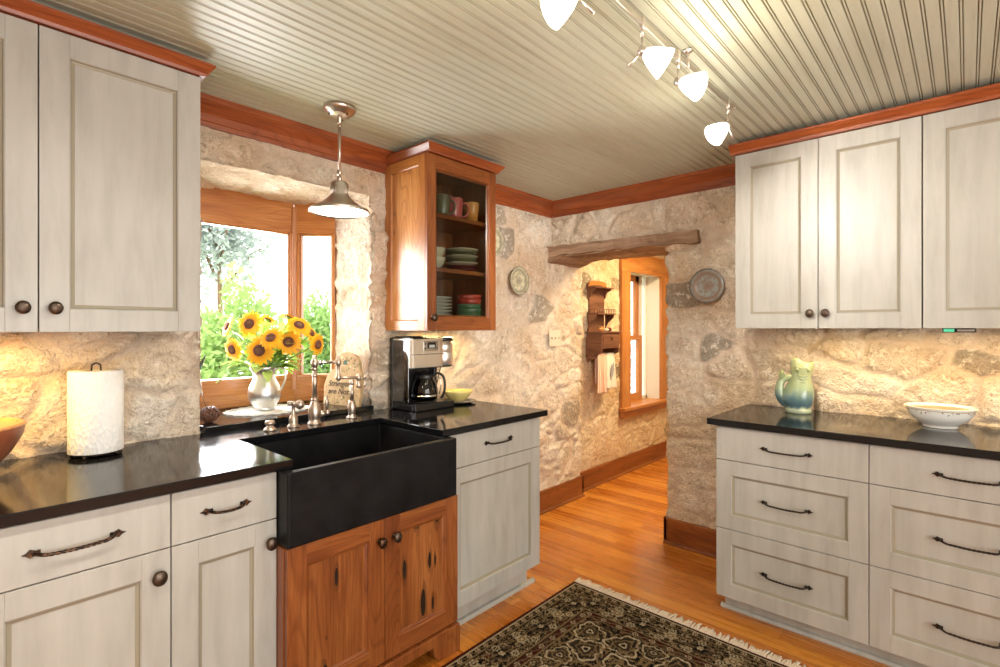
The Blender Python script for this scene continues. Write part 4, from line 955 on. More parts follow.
# ------------------------------------------------------------------ paper towel, wooden bowl
t = thing('paper_towel_holder', 'black wire holder inside the white paper towel roll', 'holder', (.372, 2.262, ZC))
mb = MB(); W_ = .0028; n = 48
mb.tube([(.072 * math.cos(2 * PI * k / n), .072 * math.sin(2 * PI * k / n), .012) for k in range(n + 1)], W_, 8); mb.build('base_ring', M['iron'], t)
mb = MB(); mb.tube(spl([(-.014, 0, .012), (-.014, 0, .2), (-.013, 0, .304), (-.008, 0, .318), (0, 0, .322), (.008, 0, .318), (.013, 0, .304), (.014, 0, .2), (.014, 0, .012)], 5), W_, 8); mb.tube([(-.072, 0, .012), (.072, 0, .012)], W_, 6); mb.tube([(0, -.072, .012), (0, .072, .012)], W_, 6); mb.build('loop_rod', M['iron'], t)
for k in range(4):
    a = PI / 4 + k * PI / 2 + .2; mb = MB(); mb.lathe([(0, 0), (.005, .001), (.0068, .006), (.005, .011), (0, .012)], 12, T(.074 * math.cos(a), .074 * math.sin(a), 0)); mb.build('ball_foot', M['iron'], t)
mb = MB()
mb.lathe([(.020, .0), (.0775, .0), (.0785, .002), (.0785, .279), (.0775, .281), (.020, .281), (.020, .0)], 72)
mb.uv = [[(v_ * .47, u_) if True else 0 for (u_, v_) in f] for f in mb.uv]
mb.box(.0, .060, -.0792, -.0776, .002, .279) if False else None
mb.move(T(.372, 2.262, ZC + .0152)); tag(mb.build('paper_towel_roll', M['paper']), 'white quilted paper towel roll standing on a black wire holder', 'paper towel')
def bowlwood():
    return wood_mat('turned_bowl_wood', (.15, .04, .016), (.26, .075, .03), (.36, .13, .06), .42, grain=.5)
t = thing('wooden_bowl', 'turned reddish wooden bowl at the left frame edge', 'bowl', (.000, 2.07, ZC))
mb = MB(); mb.lathe([(0, 0), (.060, 0), (.066, .004), (.105, .040), (.145, .090), (.168, .135), (.174, .165), (.171, .170), (.160, .170), (.155, .160), (.134, .095), (.095, .045), (.05, .016), (0, .012)], 64); mb.build('bowl', bowlwood(), t)
mb = MB(); mb.lathe([(.1745, .163), (.1755, .167), (.171, .1715), (.160, .1712), (.157, .166)], 64); mb.build('rim', M['pine_light'], t, label='paler worn rim')

# ------------------------------------------------------------------ right worktop: fish jug and bowl
def fishglaze():
    m = mat('fish_glaze', (.3, .4, .3), .12, 0, Coat_Weight=.5); tt = NT(m); sx = tt.n('ShaderNodeSeparateXYZ'); tt.l(tt.co('Object', (1, 1, 1)), sx.inputs[0])
    z = tt.math('MULTIPLY', sx.outputs[2], 3.7); z = tt.math('ADD', z, tt.math('MULTIPLY', tt.math('SUBTRACT', tt.noise(tt.co('Object'), 22, 3), .5), .25))
    tt.color(tt.ramp(z, [(0, (.36, .42, .30)), (.09, (.30, .36, .24)), (.14, (.08, .14, .17)), (.27, (.11, .19, .20)), (.42, (.24, .31, .19)), (.8, (.34, .38, .19)), (1, (.36, .42, .24))])); return m
M['fish'] = fishglaze()
t = thing('fish_jug', 'green and blue glazed fish shaped jug on the right worktop', 'jug', (3.060, .660, ZC), -1.20); t.scale = (-.96, .96, 1.11)
S_ = .98
mb = MB()      # local -y faces the room, +x is the tail side
def fishfn(a, z): return 1 + .10 * max(0, math.cos(a - PI / 2 * 3)) * (1 if .14 < z < .24 else 0)
pr = [(0, 0), (.060, 0), (.064, .004), (.065, .014), (.060, .020), (.056, .024), (.066, .040), (.074, .065), (.074, .095), (.066, .125), (.055, .150), (.050, .170), (.051, .190), (.054, .210), (.052, .228), (.047, .240), (.042, .234), (.044, .21), (.04, .18), (.04, .15)]
mb.lathe(pr, 44, fn=lambda a, z: 1 + (.22 * max(0, math.cos(a)) ** 2 * (1 if z > .03 else 0) * max(0, 1 - abs(z - .065) / .05)) + (.10 * abs(math.cos(a)) ** 3 * max(0, (z - .2) / .04)))
mb.v = [(x - .018 * max(0, (z - .08) / .14) * (1 if z > .08 else 0), y, z + (.020 * min(1, abs(x + .022) / .05) ** 2 if z > .225 else 0)) for x, y, z in mb.v]
mb.build('body', M['fish'], t)
mb = MB(); mb.tube(spl([(.034, 0, .050), (.062, 0, .054), (.088, 0, .082), (.092, 0, .120), (.080, 0, .150), (.056, 0, .164), (.024, 0, .168)], 6), [.034 - .0007 * i if i < 24 else .0172 - .0001 * (i - 24) for i in range(37)], 16); mb.build('tail_handle', M['fish'], t)
mb = MB()
for sg in (-1, 1):
    b = len(mb.v); tips = [(.066, sg * .004, .160), (.074, sg * .028, .206 - .01 * (sg < 0)), (.088, sg * .036, .190), (.094, sg * .022, .170), (.086, sg * .006, .158)]
    mb.v += tips; mb.face([b + k for k in range(5)][::sg], [(0, 0)] * 5)
mb.build('tail_fin', M['fish'], t, solid=.008, bevel=.002)
mb = MB()
for sg in (-1, 1):
    mb.lathe([(0, -.004), (.010, -.003), (.0115, .002), (.008, .007), (0, .009)], 16, T(-.014 + sg * .026, -.0465, .207) @ R('Z', sg * .45) @ R('X', PI / 2)); 
    mb.tube(spl([(-.014 + sg * .040, -.032, .214), (-.014 + sg * .027, -.047, .222), (-.014 + sg * .008, -.055, .212)], 5), .0028, 6)
mb.build('eye', M['fish'], t)
mb = MB()
for k in range(3):
    zz = .182 - k * .014; w_ = .034 - .003 * k
    mb.tube(spl([(-.014 - w_, -.030, zz + .010), (-.014 - w_ * .5, -.050, zz - .002), (-.014, -.057, zz - .006), (-.014 + w_ * .5, -.050, zz - .002), (-.014 + w_, -.030, zz + .010)], 5), .003, 6)
mb.build('mouth', M['fish'], t)
mb = MB()
for k in range(3):
    mb.tube(spl([(-.052 + .004 * k, -.040, .118 - .014 * k), (-.035, -.062, .110 - .015 * k), (-.012 + .004 * k, -.071, .106 - .016 * k)], 5), [.0022] * 11, 6)
mb.build('fin', M['fish'], t)
CER = ceramic('white_glaze', (.82, .80, .75))
t = thing('white_bowl', 'white china bowl with a flowered rim band on the right worktop', 'bowl', (3.045, .092, ZC))
mb = MB(); mb.lathe([(0, 0), (.060, 0), (.064, .003), (.061, .009), (.066, .014), (.094, .034), (.112, .058), (.119, .078), (.121, .084), (.128, .090), (.129, .093), (.122, .0935), (.114, .088), (.108, .066), (.09, .038), (.055, .018), (0, .014)], 64); bo = mb.build('bowl', CER, t)
mb = MB(); rnd = random.Random(8)
for k in range(46):
    a = 2 * PI * k / 46; 
    if k % 6 in (4, 5): continue
    z = .074 + .004 * math.sin(k * 2.2); r = .1183 + (z - .074) * .5
    for q in range(2):
        aa = a + rnd.uniform(-.04, .04); zz = z + rnd.uniform(-.004, .004); w_ = rnd.uniform(.0018, .0034)
        mb.lathe([(w_, 0), (w_ * .8, .0012), (0, .0014)], 7, T(r * math.cos(aa), r * math.sin(aa), zz) @ R('Z', aa) @ R('Y', PI / 2 - .3), m=rnd.choice((0, 1, 1)))
mb.build('floral_band', [mat('band_red', (.30, .12, .07), .4), mat('band_brown', (.16, .12, .07), .4)], bo)
mb = MB(); mb.lathe([(.1192, .0795), (.1206, .0805), (.1212, .0825), (.1200, .083)], 64); mb.build('gilt_line', mat('gilt', (.5, .32, .12), .3, .6), bo)
# switch box under the cabinet
t = thing('cabinet_light_switch', 'small black and green switch box under the right wall cabinet', 'switch', (2.855, .026, 1.402), -PI / 2); t.scale = (.8, 1, .8)
mb = MB(); mb.box(-.066, .066, -.012, .012, -.022, 0); mb.build('box', M['blackplastic'], t, bevel=.002)
mb = MB(); mb.box(-.060, -.018, -.0145, -.011, -.0185, -.003); mb.build('green_face', emit('green_glow', (.10, .70, .40), .35), t, label='green lit face')
mb = MB(); mb.box(-.006, .060, -.0145, -.011, -.016, -.006); mb.build('label_strip', mat('strip', (.45, .40, .34), .5), t)

# ------------------------------------------------------------------ crockery in the display cabinet
def mug(name, label, x, y, z, mt, r=.041, h=.098, handle=0.0, cat='mug', taper=.0, group='crockery in the display cabinet'):
    t = thing(name, label, cat, (x, y, z), handle if handle is not None else 0, group)
    mb = MB(); mb.lathe([(0, 0), (r * .72, 0), (r * .80, .004), (r * (.90 - taper), h * .25), (r * (.98 - taper * .4), h * .6), (r, h * .97), (r * .985, h), (r * .95, h * .99), (r * .9, h * .6), (r * .8, .01), (0, .008)], 36); mb.build('cup', mt, t)
    if handle is not None:
        mb = MB(); mb.tube(spl([(r * .93, 0, h * .80), (r * 1.35, 0, h * .84), (r * 1.66, 0, h * .62), (r * 1.55, 0, h * .34), (r * 1.2, 0, h * .20), (r * .88, 0, h * .20)], 5), .0052, 9); mb.build('handle', mt, t)
    return t
pink = ceramic('pink_glaze', (.55, .11, .10)); orange = ceramic('orange_glaze', (.62, .26, .06)); olive = ceramic('olive_glaze', (.14, .13, .07)); green = ceramic('green_glaze', (.06, .13, .06)); cream = ceramic('cream_glaze', (.62, .55, .38)); red = ceramic('red_glaze', (.40, .05, .03)); wht = ceramic('plate_white', (.66, .63, .55)); mar = ceramic('maroon_glaze', (.16, .03, .03))
SHELF0, SHELF1, SHELF2 = UZ0 + .0185, SH[0] + .0115, SH[1] + .0115
mug('mug', 'pink mug with handle on the cabinet top shelf', 1.965, 2.145, SHELF2, pink, .050, .120, -.55)
mug('tumbler', 'orange cup right of the pink mug', 2.082, 2.125, SHELF2, orange, .044, .112, None, 'cup', .12)
mug('mug', 'dark olive mug left of the pink mug behind the door stile', 1.862, 2.13, SHELF2, olive, .044, .116, -.4)
mug('mug', 'greyish mug standing behind the pink mug', 1.900, 2.285, SHELF2, cream, .040, .100, .3)
mug('mug', 'brownish mug standing behind the orange cup', 2.05, 2.265, SHELF2, mar, .038, .096, None)
def plate(name, label, x, y, z, r, mt, h=.012, deep=False, cat='plate', group='plates in the display cabinet'):
    mb = MB()
    if deep: pr = [(0, 0), (r * .5, 0), (r * .54, .003), (r * .86, h * .7), (r, h + .016), (r * .975, h + .0165), (r * .83, h * .85), (r * .5, .005), (0, .0045)]
    else: pr = [(0, 0), (r * .55, 0), (r * .62, .003), (r * .97, h), (r, h + .002), (r * .985, h + .0035), (r * .62, .0065), (0, .005)]
    mb.lathe(pr, 40, T(x, y, z)); return tag(mb.build(name, mt), label, cat, group)
z = SHELF1
for i, (mt, nm) in enumerate(((mar, 'maroon plate at the bottom of the middle shelf stack'), (mar, 'maroon plate second from the bottom of the middle shelf stack'), (cream, 'cream plate on the two maroon plates of the middle shelf'), (olive, 'olive plate just under the middle of the middle shelf stack'), (cream, 'cream plate third from the top of the middle shelf stack'), (olive, 'olive plate right under the topmost middle shelf plate'), (cream, 'cream plate topmost on the middle shelf stack'))):
    plate('dinner_plate', nm, 2.048, 2.172, z, .098, mt, .012); z += .0195
z = SHELF1
for i, nm in enumerate(('lower cream bowl at the left of the middle shelf', 'upper cream bowl at the left of the middle shelf')):
    plate('soup_bowl', nm, 1.830, 2.19, z, .085, cream, .05, True, 'bowl', 'bowls in the display cabinet'); z += .052
z = SHELF0
ordn = ('lowest', 'second lowest', 'third lowest', 'fourth lowest', 'fifth lowest', 'sixth lowest', 'third from top', 'second from top', 'topmost')
for i in range(9):
    plate('dinner_plate', ordn[i] + ' white plate of the left stack on the cabinet bottom', 1.842, 2.19, z, .112, wht, .014); z += .0185
z = SHELF0
for i, (mt, nm) in enumerate(((green, 'lowest green bowl of the right stack on the cabinet bottom'), (green, 'second green bowl of the right stack on the cabinet bottom'), (green, 'third green bowl of the right stack on the cabinet bottom'), (green, 'uppermost green bowl right under the red bowls'), (red, 'lower red bowl of the stack on the cabinet bottom'), (red, 'upper red bowl topping the green bowl stack'))):
    plate('soup_bowl', nm, 2.072, 2.135, z, .076, mt, .036, True, 'bowl', 'bowls in the display cabinet'); z += .0265

# ------------------------------------------------------------------ plates on the walls, switch plate
def platemat(name, c1, c2, c3):
    m = mat(name, c1, .35); tt = NT(m); o = tt.co('Object'); ln = tt.n('ShaderNodeVectorMath', operation='LENGTH'); tt.l(o, ln.inputs[0]); r = tt.math('MULTIPLY', ln.outputs['Value'], 9)
    n = tt.noise(o, 45, 4, .7); base = tt.ramp(r, [(0, c3), (.10, c2), (.40, c1), (.60, c1), (.66, c2), (.72, c2), (.88, c1), (.93, c3)])
    tt.color(tt.mix(tt.ramp(n, [(.46, (0, 0, 0)), (.56, (.8, .8, .8))]), base, c2)); return m
def wallplate(label, x, y, z, r, mt, rz):
    t = thing('wall_plate', label, 'plate', (x, y, z), rz, 'plates hung on the stone walls')
    mb = MB(); mb.lathe([(0, .0), (r * .6, 0), (r * .66, .003), (r * .97, .016), (r, .019), (r * .99, .021), (r * .66, .0075), (r * .6, .0055), (0, .005)], 48, R('X', PI / 2)); mb.build('plate', mt, t)
    mb = MB(); mb.tube([(0, .004, r * .55), (0, .012, r * .8), (0, .016, r * .9)], .0016, 5); mb.build('hanger', M['iron'], t); return t
pm1 = platemat('plate_cream', (.62, .56, .38), (.30, .27, .19), (.10, .09, .07)); pm2 = platemat('plate_slate', (.30, .33, .31), (.24, .16, .12), (.07, .08, .08))
wallplate('cream plate with a dark central sprig on the window wall', 2.787, 2.372, 1.741, .104, pm1, 0)
wallplate('cream plate half hidden behind the glass door cabinet', 2.512, 2.368, 1.990, .100, pm1, 0)
wallplate('slate blue round plate hung beside the right wall cabinet', 3.192, 1.182, 1.663, .107, pm2, -PI / 2)
t = thing('switch_plate', 'cream triple light switch plate on the rough stone by the opening', 'switch', (3.236, 2.372, 1.325))
mb = MB(); mb.box(-.075, .075, 0, .006, -.062, .062); mb.build('plate', mat('ivory', (.68, .58, .45), .4), t, bevel=.002)
for k in (-1, 0, 1):
    mb = MB(); mb.box(k * .046 - .004, k * .046 + .004, -.010, .001, -.006, .012); mb.build('toggle', mat('ivory_toggle', (.60, .52, .40), .4), t, bevel=.001)

# ------------------------------------------------------------------ carved shelf with towels in the passage
sx, sw, sb = 3.80, .30, 2.458
t = thing('carved_shelf', 'dark carved wooden wall shelf with a small box in the passage', 'shelf', (sx, sb, 1.22))
def cs(mb, name, m='walnut', **k): return mb.build(name, M[m], t, **k)
bo = [(.0, -.06), (.02, -.115), (.055, -.06), (.11, -.085), (.15, -.06), (.19, -.085), (.245, -.06), (.28, -.115), (.30, -.06), (.30, .06), (.285, .16), (.27, .20), (.275, .42), (.285, .50), (.30, .54), (.29, .575), (.24, .595), (.15, .60), (.06, .595), (.01, .575), (.0, .54), (.015, .50), (.025, .42), (.03, .20), (.015, .16), (.0, .06)]
mb = MB(); mb.prism(bo, 'y', -.022, 0); cs(mb, 'back_board', bevel=.002)
mb = MB(); mb.prism([(.0, .548), (.04, .558), (.15, .565), (.26, .558), (.30, .548), (.29, .59), (.24, .602), (.15, .607), (.06, .602), (.01, .59)], 'y', -.034, -.022); cs(mb, 'crest', 'fir', bevel=.002)
mb = MB(); mb.box(-.005, .30, -.105, -.02, .535, .547, 0); cs(mb, 'upper_shelf', bevel=.002)
for x in (.02, .265):
    mb = MB(); mb.prism([(-.022, .45), (-.034, .46), (-.045, .50), (-.09, .525), (-.09, .535), (-.022, .535)], 'x', x, x + .016); cs(mb, 'bracket', bevel=.001)
mb = MB(); mb.box(-.005, .30, -.125, -.02, .305, .316, 0); cs(mb, 'middle_shelf', bevel=.002)
mb = MB(); mb.box(-.003, .298, -.123, -.117, .347, .353, 0)
for k in range(11):
    mb.tube([(.002 + k * .029, -.12, .316), (.002 + k * .029, -.12, .35)], .0035, 6)
for k in range(3): mb.tube([(.0, -.12 + k * .035, .316), (.0, -.12 + k * .035, .35)], .0035, 6)
mb.box(-.003, .003, -.123, -.02, .347, .353, 1); cs(mb, 'gallery_rail')
for x in (.0, .284):
    mb = MB(); mb.prism([(-.022, .16), (-.03, .20), (-.05, .235), (-.10, .275), (-.11, .305), (-.022, .305)], 'x', x, x + .016); cs(mb, 'bracket', bevel=.001)
mb = MB(); mb.box(.0, .30, -.160, -.02, .01, .142, 0); cs(mb, 'drawer_box', bevel=.002)
mb = MB(); mb.box(-.014, .314, -.176, -.0, .142, .156, 0); cs(mb, 'lid', bevel=.003)
mb = MB(); mb.box(.018, .282, -.166, -.160, .022, .132, 0); f = mb.build('drawer', M['walnut'], t, bevel=.002)
mb = MB(); mb.lathe([(0, 0), (.007, .001), (.009, .012), (0, .018)], 12, T(.15, -.166, .10) @ R('X', PI / 2)); mb.tube([(.15, -.176, .10), (.15, -.178, .075)], .004, 6); mb.build('pull', M['bronze'], f)
for x in (-.0, .284):
    mb = MB(); mb.prism([(-.16, .01), (-.155, -.03), (-.12, -.045), (-.10, -.075), (-.06, -.085), (-.022, -.07), (-.022, .01)], 'x', x, x + .016); cs(mb, 'bracket', bevel=.001)
mb = MB(); mb.tube([(.0, -.105, -.045), (.30, -.105, -.045)], .009, 12); cs(mb, 'towel_rod')
for nm, lab, x, r, h, mt in (('jar', 'small tan jar on the carved shelf box, by the back', .09, .024, .042, orange), ('small_dish', 'small pale dish on the carved shelf box', .155, .036, .026, cream), ('jar', 'small brown pot nearest the window on the carved shelf box', .225, .022, .034, mar)):
    mb = MB(); mb.lathe([(0, 0), (r * .7, 0), (r, h * .45), (r * .92, h * .9), (r * .8, h), (r * .7, h * .95), (0, h * .3)], 20, T(sx + x, sb - .10, 1.22 + .1565)); tag(mb.build(nm, mt), lab, 'pot')
def towel(label, x0, x1, L, Lb, mt, ph, yo, name='hand_towel', deco=None):
    t2 = thing(name, label, 'towel', (sx, sb - .105, 1.175), 0, 'towels on the carved shelf rod')
    mb = MB(); nx, nz = 22, 26; b = 0; R_ = .0115 + yo
    path = [(-R_ - .002 * 0, -L + (L) * i / nz) for i in range(nz + 1)] + [(-R_ * math.cos(PI * i / 8), R_ * math.sin(PI * i / 8)) for i in range(1, 8)] + [(R_, -Lb * i / nz) for i in range(nz + 1)]
    for j, (yy, zz) in enumerate(path):
        dn = max(0, -zz / L)
        for i in range(nx + 1):
            u = i / nx; wv = .010 * dn ** .6 * math.sin(u * 15 + ph) + .004 * dn * math.sin(u * 37 + ph)
            sq = 1 - .16 * dn * (1 - dn) * 2
            xx = (x0 + x1) / 2 + (u - .5) * (x1 - x0) * (sq + .18 * dn)
            mb.v.append((xx, yy + (wv - .014 * dn if yy < 0 else wv * .3), zz + .006 * math.sin(u * 9 + ph) * (j == 0)))
    for j in range(len(path) - 1):
        for i in range(nx):
            a = j * (nx + 1) + i; mb.face([a, a + 1, a + nx + 2, a + nx + 1], [(i / nx, j / len(path)), ((i + 1) / nx, j / len(path)), ((i + 1) / nx, (j + 1) / len(path)), (i / nx, (j + 1) / len(path))], 0, True)
    mb.build('cloth', mt, t2, solid=.002)
    if deco:
        mb = MB(); mb.prism(deco, 'y', -R_ - .0245, -R_ - .0235); mb.build('printed_bird', mat('print_grey', (.30, .31, .33), .9), t2)
def stripe():
    m = mat('striped_towel', (.6, .35, .25), .95); tt = NT(m); w = tt.n('ShaderNodeTexWave', bands_direction='X'); w.inputs['Scale'].default_value = 2.2; tt.l(tt.co('UV'), w.inputs[0])
    tt.color(tt.ramp(w.outputs['Fac'], [(.3, (.62, .33, .22)), (.6, (.70, .48, .36)), (.9, (.76, .60, .48))])); return m
towel('pink striped towel hanging at the left of the carved shelf rod', .005, .15, .335, .25, stripe(), .4, 0)
towel('white towel with a grey bird print on the carved shelf rod', .145, .285, .30, .22, mat('white_towel', (.76, .67, .58), .95), 2.0, 0.0, deco=[(.19, -.20), (.215, -.205), (.232, -.165), (.25, -.13), (.236, -.118), (.242, -.09), (.228, -.07), (.214, -.09), (.206, -.13), (.184, -.17)])
mb = MB(); mb.prism([(5.60, 1.50), (5.66, 1.48), (5.68, 1.58), (5.67, 1.70), (5.63, 1.76), (5.60, 1.70), (5.585, 1.60)], 'y', 2.405, 2.447); mb.tube([(5.63, 2.43, 1.52), (5.63, 2.37, 1.50), (5.63, 2.35, 1.54)], .008, 8); tag(mb.build('wall_ornament', M['walnut'], bevel=.004), 'dark wall ornament half hidden by the stone jamb past the passage window', 'ornament')

# ------------------------------------------------------------------ rug
def rug():
    x1, y1, x0, y0 = 2.362, 1.603, .62, .385; st = .0042
    nx, ny = int((x1 - x0) / st), int((y1 - y0) / st); xs = np.linspace(x0, x1, nx + 1); ys_ = np.linspace(y0, y1, ny + 1)
    X, Y = np.meshgrid(xs, ys_, indexing='ij'); dx = np.minimum(X - x0, x1 - X); dy = np.minimum(Y - y0, y1 - Y); D = np.minimum(dx, dy)
    along = np.where(dx < dy, Y - (y0 + y1) / 2, X - (x0 + x1) / 2)          # along the nearest side
    P3 = np.stack([np.abs(X - (x0 + x1) / 2).ravel(), np.abs(Y - (y0 + y1) / 2).ravel(), np.zeros(X.size)], 1)
    n1 = vnoise(P3, 62, 5).reshape(X.shape); n2 = vnoise(P3, 105, 6).reshape(X.shape); n3 = vnoise(P3, 26, 7).reshape(X.shape); n4 = vnoise(P3, 200, 8).reshape(X.shape)
    blk, chr_, tan, crm, mar_, olv, blu = [np.array(c) for c in ((.008, .007, .006), (.018, .016, .013), (.21, .14, .068), (.52, .42, .26), (.075, .014, .010), (.072, .050, .030), (.035, .042, .045))]
    C = np.zeros(X.shape + (3,)); C[:] = blk
    def put(mask, c): C[mask] = c
    def scatter(m, base, a, b_, cc):
        put(m, base); put(m & (n1 > .63), a); put(m & (n1 < .36) & (n3 > .4), olv); put(m & (n2 > .70), b_); put(m & (n3 > .72) & (n1 > .45), cc); put(m & (n2 < .44), blk); put(m & (n4 < .3), blk)
    def flowers(m, period, w, c_out, c_in, ph=0, mid=0, dd=None):
        u = np.mod(along + ph, period) - period / 2; v = (D if dd is None else dd) - mid; r = np.hypot(u, v); a = np.arctan2(v, u)
        lobed = r / (1 + .22 * np.cos(6 * a)); put(m & (lobed < w), c_out); put(m & (lobed < w * .62), c_in); put(m & (lobed < w * .26), crm)
        vine = np.abs(v - .55 * w * np.sin(2 * PI * (along + ph) / period)) < .0028; put(m & vine & (lobed > w), tan)
    put(D < .020, mar_ * .8); put((D >= .020) & (D < .026), crm * .85); b1 = (D >= .026) & (D < .054); put(b1, blk); flowers(b1, .052, .0115, crm * .9, mar_, 0, .040)
    put((D >= .054) & (D < .059), tan); put((D >= .059) & (D < .064), blk)
    b2 = (D >= .064) & (D < .196); scatter(b2, chr_, tan * .8, crm * .75, mar_); 
    put(b2 & (n4 > .72), tan)
    flowers(b2, .27, .050, olv, blk, .0, .130); flowers(b2, .27, .028, crm * .8, tan, .135, .128); flowers(b2, .135, .018, crm * .8, blk, .06, .088); flowers(b2, .135, .018, crm * .9, blk, .03, .172)
    put((D >= .196) & (D < .202), tan * 1.1); put((D >= .202) & (D < .207), blk); b3 = (D >= .207) & (D < .242); put(b3, mar_ * .7); put(b3 & (n2 > .6), olv); flowers(b3, .082, .013, crm * .9, mar_, 0, .2245)
    put((D >= .242) & (D < .248), tan * 1.1)
    fld = D >= .248; ax, ay = P3[:, 0].reshape(X.shape), P3[:, 1].reshape(X.shape)
    scatter(fld, blk, chr_, olv, mar_ * .8); put(fld & (n4 > .76), tan * .8); put(fld & (n1 > .70), tan * .9)
    # mirrored outlined palmettes filling the field
    hx, hy = (x1 - x0) / 2 - .248, (y1 - y0) / 2 - .248
    for cx, cy, w, rot in ((hx - .10, hy - .075, .068, .6), (hx - .22, hy - .13, .075, -.5), (hx - .09, hy - .24, .075, 1.9), (hx - .33, hy - .07, .055, .2), (hx - .24, hy - .30, .08, .8), (hx - .44, hy - .17, .08, -.2), (hx - .05, hy - .36, .05, 1.2), (.0, .0, .17, 0), (.27, .06, .08, .1), (hx - .45, hy - .02, .045, .0), (.12, .26, .07, .4)):
        u = (ax - cx) * math.cos(rot) + (ay - cy) * math.sin(rot); v = -(ax - cx) * math.sin(rot) + (ay - cy) * math.cos(rot); r = np.hypot(u, v); a = np.arctan2(v, u)
        rad = w * (1 + .18 * np.cos(3 * a) + .08 * np.cos(8 * a)); q = r / rad
        put(fld & (q < 1.10), blk); put(fld & (q < 1.0), crm); put(fld & (q < .86), olv * .55); put(fld & (q < .86) & (n1 > .5), chr_); put(fld & (q < .86) & (n2 > .62), tan); put(fld & (q < .55), tan); put(fld & (q < .46), olv * .6); put(fld & (q < .24), crm); put(fld & (q < .14), blk)
        sp = np.abs(np.mod(a * 3 / PI + r / w * 1.4, 1) - .5) < .10; put(fld & sp & (q > 1.05) & (q < 1.5), tan * 1.1)
    C *= (.55 + .34 * n4)[..., None]
    root = thing('rug', 'dark patterned oriental rug with cream fringe on the pine floor', 'rug', ((x0 + x1) / 2, (y0 + y1) / 2, .001))
    Zs = .008 + .0012 * n4 - .004 * np.clip(1 - D / .006, 0, 1)
    verts = np.stack([X - (x0 + x1) / 2, Y - (y0 + y1) / 2, Zs], -1).reshape(-1, 3)
    i, j = np.meshgrid(np.arange(nx), np.arange(ny), indexing='ij'); a = (i * (ny + 1) + j).ravel(); F_ = np.stack([a, a + ny + 1, a + ny + 2, a + 1], 1)
    me = bpy.data.meshes.new('pile'); nv = len(verts); rim = []
    vl = verts.tolist(); fl = F_.tolist()
    b = len(vl); hw, hh = (x1 - x0) / 2, (y1 - y0) / 2; vl += [(-hw, -hh, 0), (hw, -hh, 0), (hw, hh, 0), (-hw, hh, 0)]
    fl += [[0, b, b + 1, nx * (ny + 1)], [nx * (ny + 1), b + 1, b + 2, nx * (ny + 1) + ny], [nx * (ny + 1) + ny, b + 2, b + 3, ny], [ny, b + 3, b, 0], [b, b + 3, b + 2, b + 1]]
    me.from_pydata(vl, [], fl); ca = me.color_attributes.new('weave', 'FLOAT_COLOR', 'POINT'); cc = np.ones((len(vl), 4), dtype=np.float32); cc[:nv, :3] = C.reshape(-1, 3); cc[nv:, :3] = .1; ca.data.foreach_set('color', cc.ravel())
    m = mat('rug_wool', (.1, .08, .05), .95); tt = NT(m); at = tt.n('ShaderNodeAttribute', attribute_name='weave'); tt.color(at.outputs['Color']); tt.b.inputs['Specular IOR Level'].default_value = .05
    me.materials.append(m); ob = bpy.data.objects.new('pile', me); col.objects.link(ob); ob.parent = root
    rnd = random.Random(2); frm = mat('cotton_fringe', (.70, .58, .44), .95)
    for side in (1, -1):
        mb = MB(); k = y0 + .004
        while k < y1 - .002:
            L = rnd.uniform(.038, .060) * (1.15 if rnd.random() < .2 else 1); dy_ = rnd.uniform(-.012, .012); yy = k - (y0 + y1) / 2; w_ = rnd.uniform(.0035, .0055)
            p = [(side * (hw - .003), yy, .005), (side * (hw + L * .4), yy + dy_ * .3, .007), (side * (hw + L * .8), yy + dy_ * .8, .005), (side * (hw + L), yy + dy_ * 1.3, .003)]
            mb.tube(p, [w_ * .6, w_ * .9, w_, w_ * .7], 6); k += rnd.uniform(.0045, .0075)
        mb.v = [(x, y, max(z, .0012)) for x, y, z in mb.v]
        mb.build('fringe', frm, root)
rug()

# ------------------------------------------------------------------ garden behind the windows
mb = MB(); mb.box(-9, 13, 3.1, 18, -.7, -.6); struct(mb.build('ground_outside', mat('garden_lawn', (.30, .42, .14), .95)), 'garden ground outside the windows')
def leaves(n, cen, rad, size, mt, name, parent, seed, shell=.45):
    rnd = random.Random(seed); mb = MB()
    for k in range(n):
        d = Vector((rnd.gauss(0, 1), rnd.gauss(0, 1), rnd.gauss(0, 1))).normalized(); r = (shell + (1 - shell) * rnd.random()); lump = 1 + .22 * math.sin(d.x * 5 + seed) * math.sin(d.z * 6 + 2 * seed) + .12 * math.sin(d.x * 13 + d.z * 9)
        c = Vector((d.x * rad[0], d.y * rad[1], d.z * rad[2])) * r * lump + Vector(cen)
        a = Vector((rnd.gauss(0, 1), rnd.gauss(0, 1), rnd.gauss(0, 1))).normalized() * size * rnd.uniform(.6, 1.3); b_ = a.cross(Vector((rnd.gauss(0, 1), rnd.gauss(0, 1), rnd.gauss(0, 1)))).normalized() * a.length * .42
        mb.quad(c - a, c + b_, c + a, c - b_)
    return mb.build(name, mt, parent)
def leafmat(name, c):
    m = bpy.data.materials.new(name); m.use_nodes = True; nt = m.node_tree; b = nt.nodes['Principled BSDF']; b.inputs['Base Color'].default_value = (*c, 1); b.inputs['Roughness'].default_value = .7
    tr = nt.nodes.new('ShaderNodeBsdfTranslucent'); tr.inputs[0].default_value = (*c, 1); mx = nt.nodes.new('ShaderNodeMixShader'); mx.inputs[0].default_value = .45
    nt.links.new(b.outputs[0], mx.inputs[1]); nt.links.new(tr.outputs[0], mx.inputs[2]); nt.links.new(mx.outputs[0], nt.nodes['Material Output'].inputs[0]); return m
L1 = leafmat('shrub_leaf', (.43, .60, .24)); L2 = leafmat('tree_leaf', (.50, .56, .56)); L3 = leafmat('grove_leaf', (.38, .56, .22))
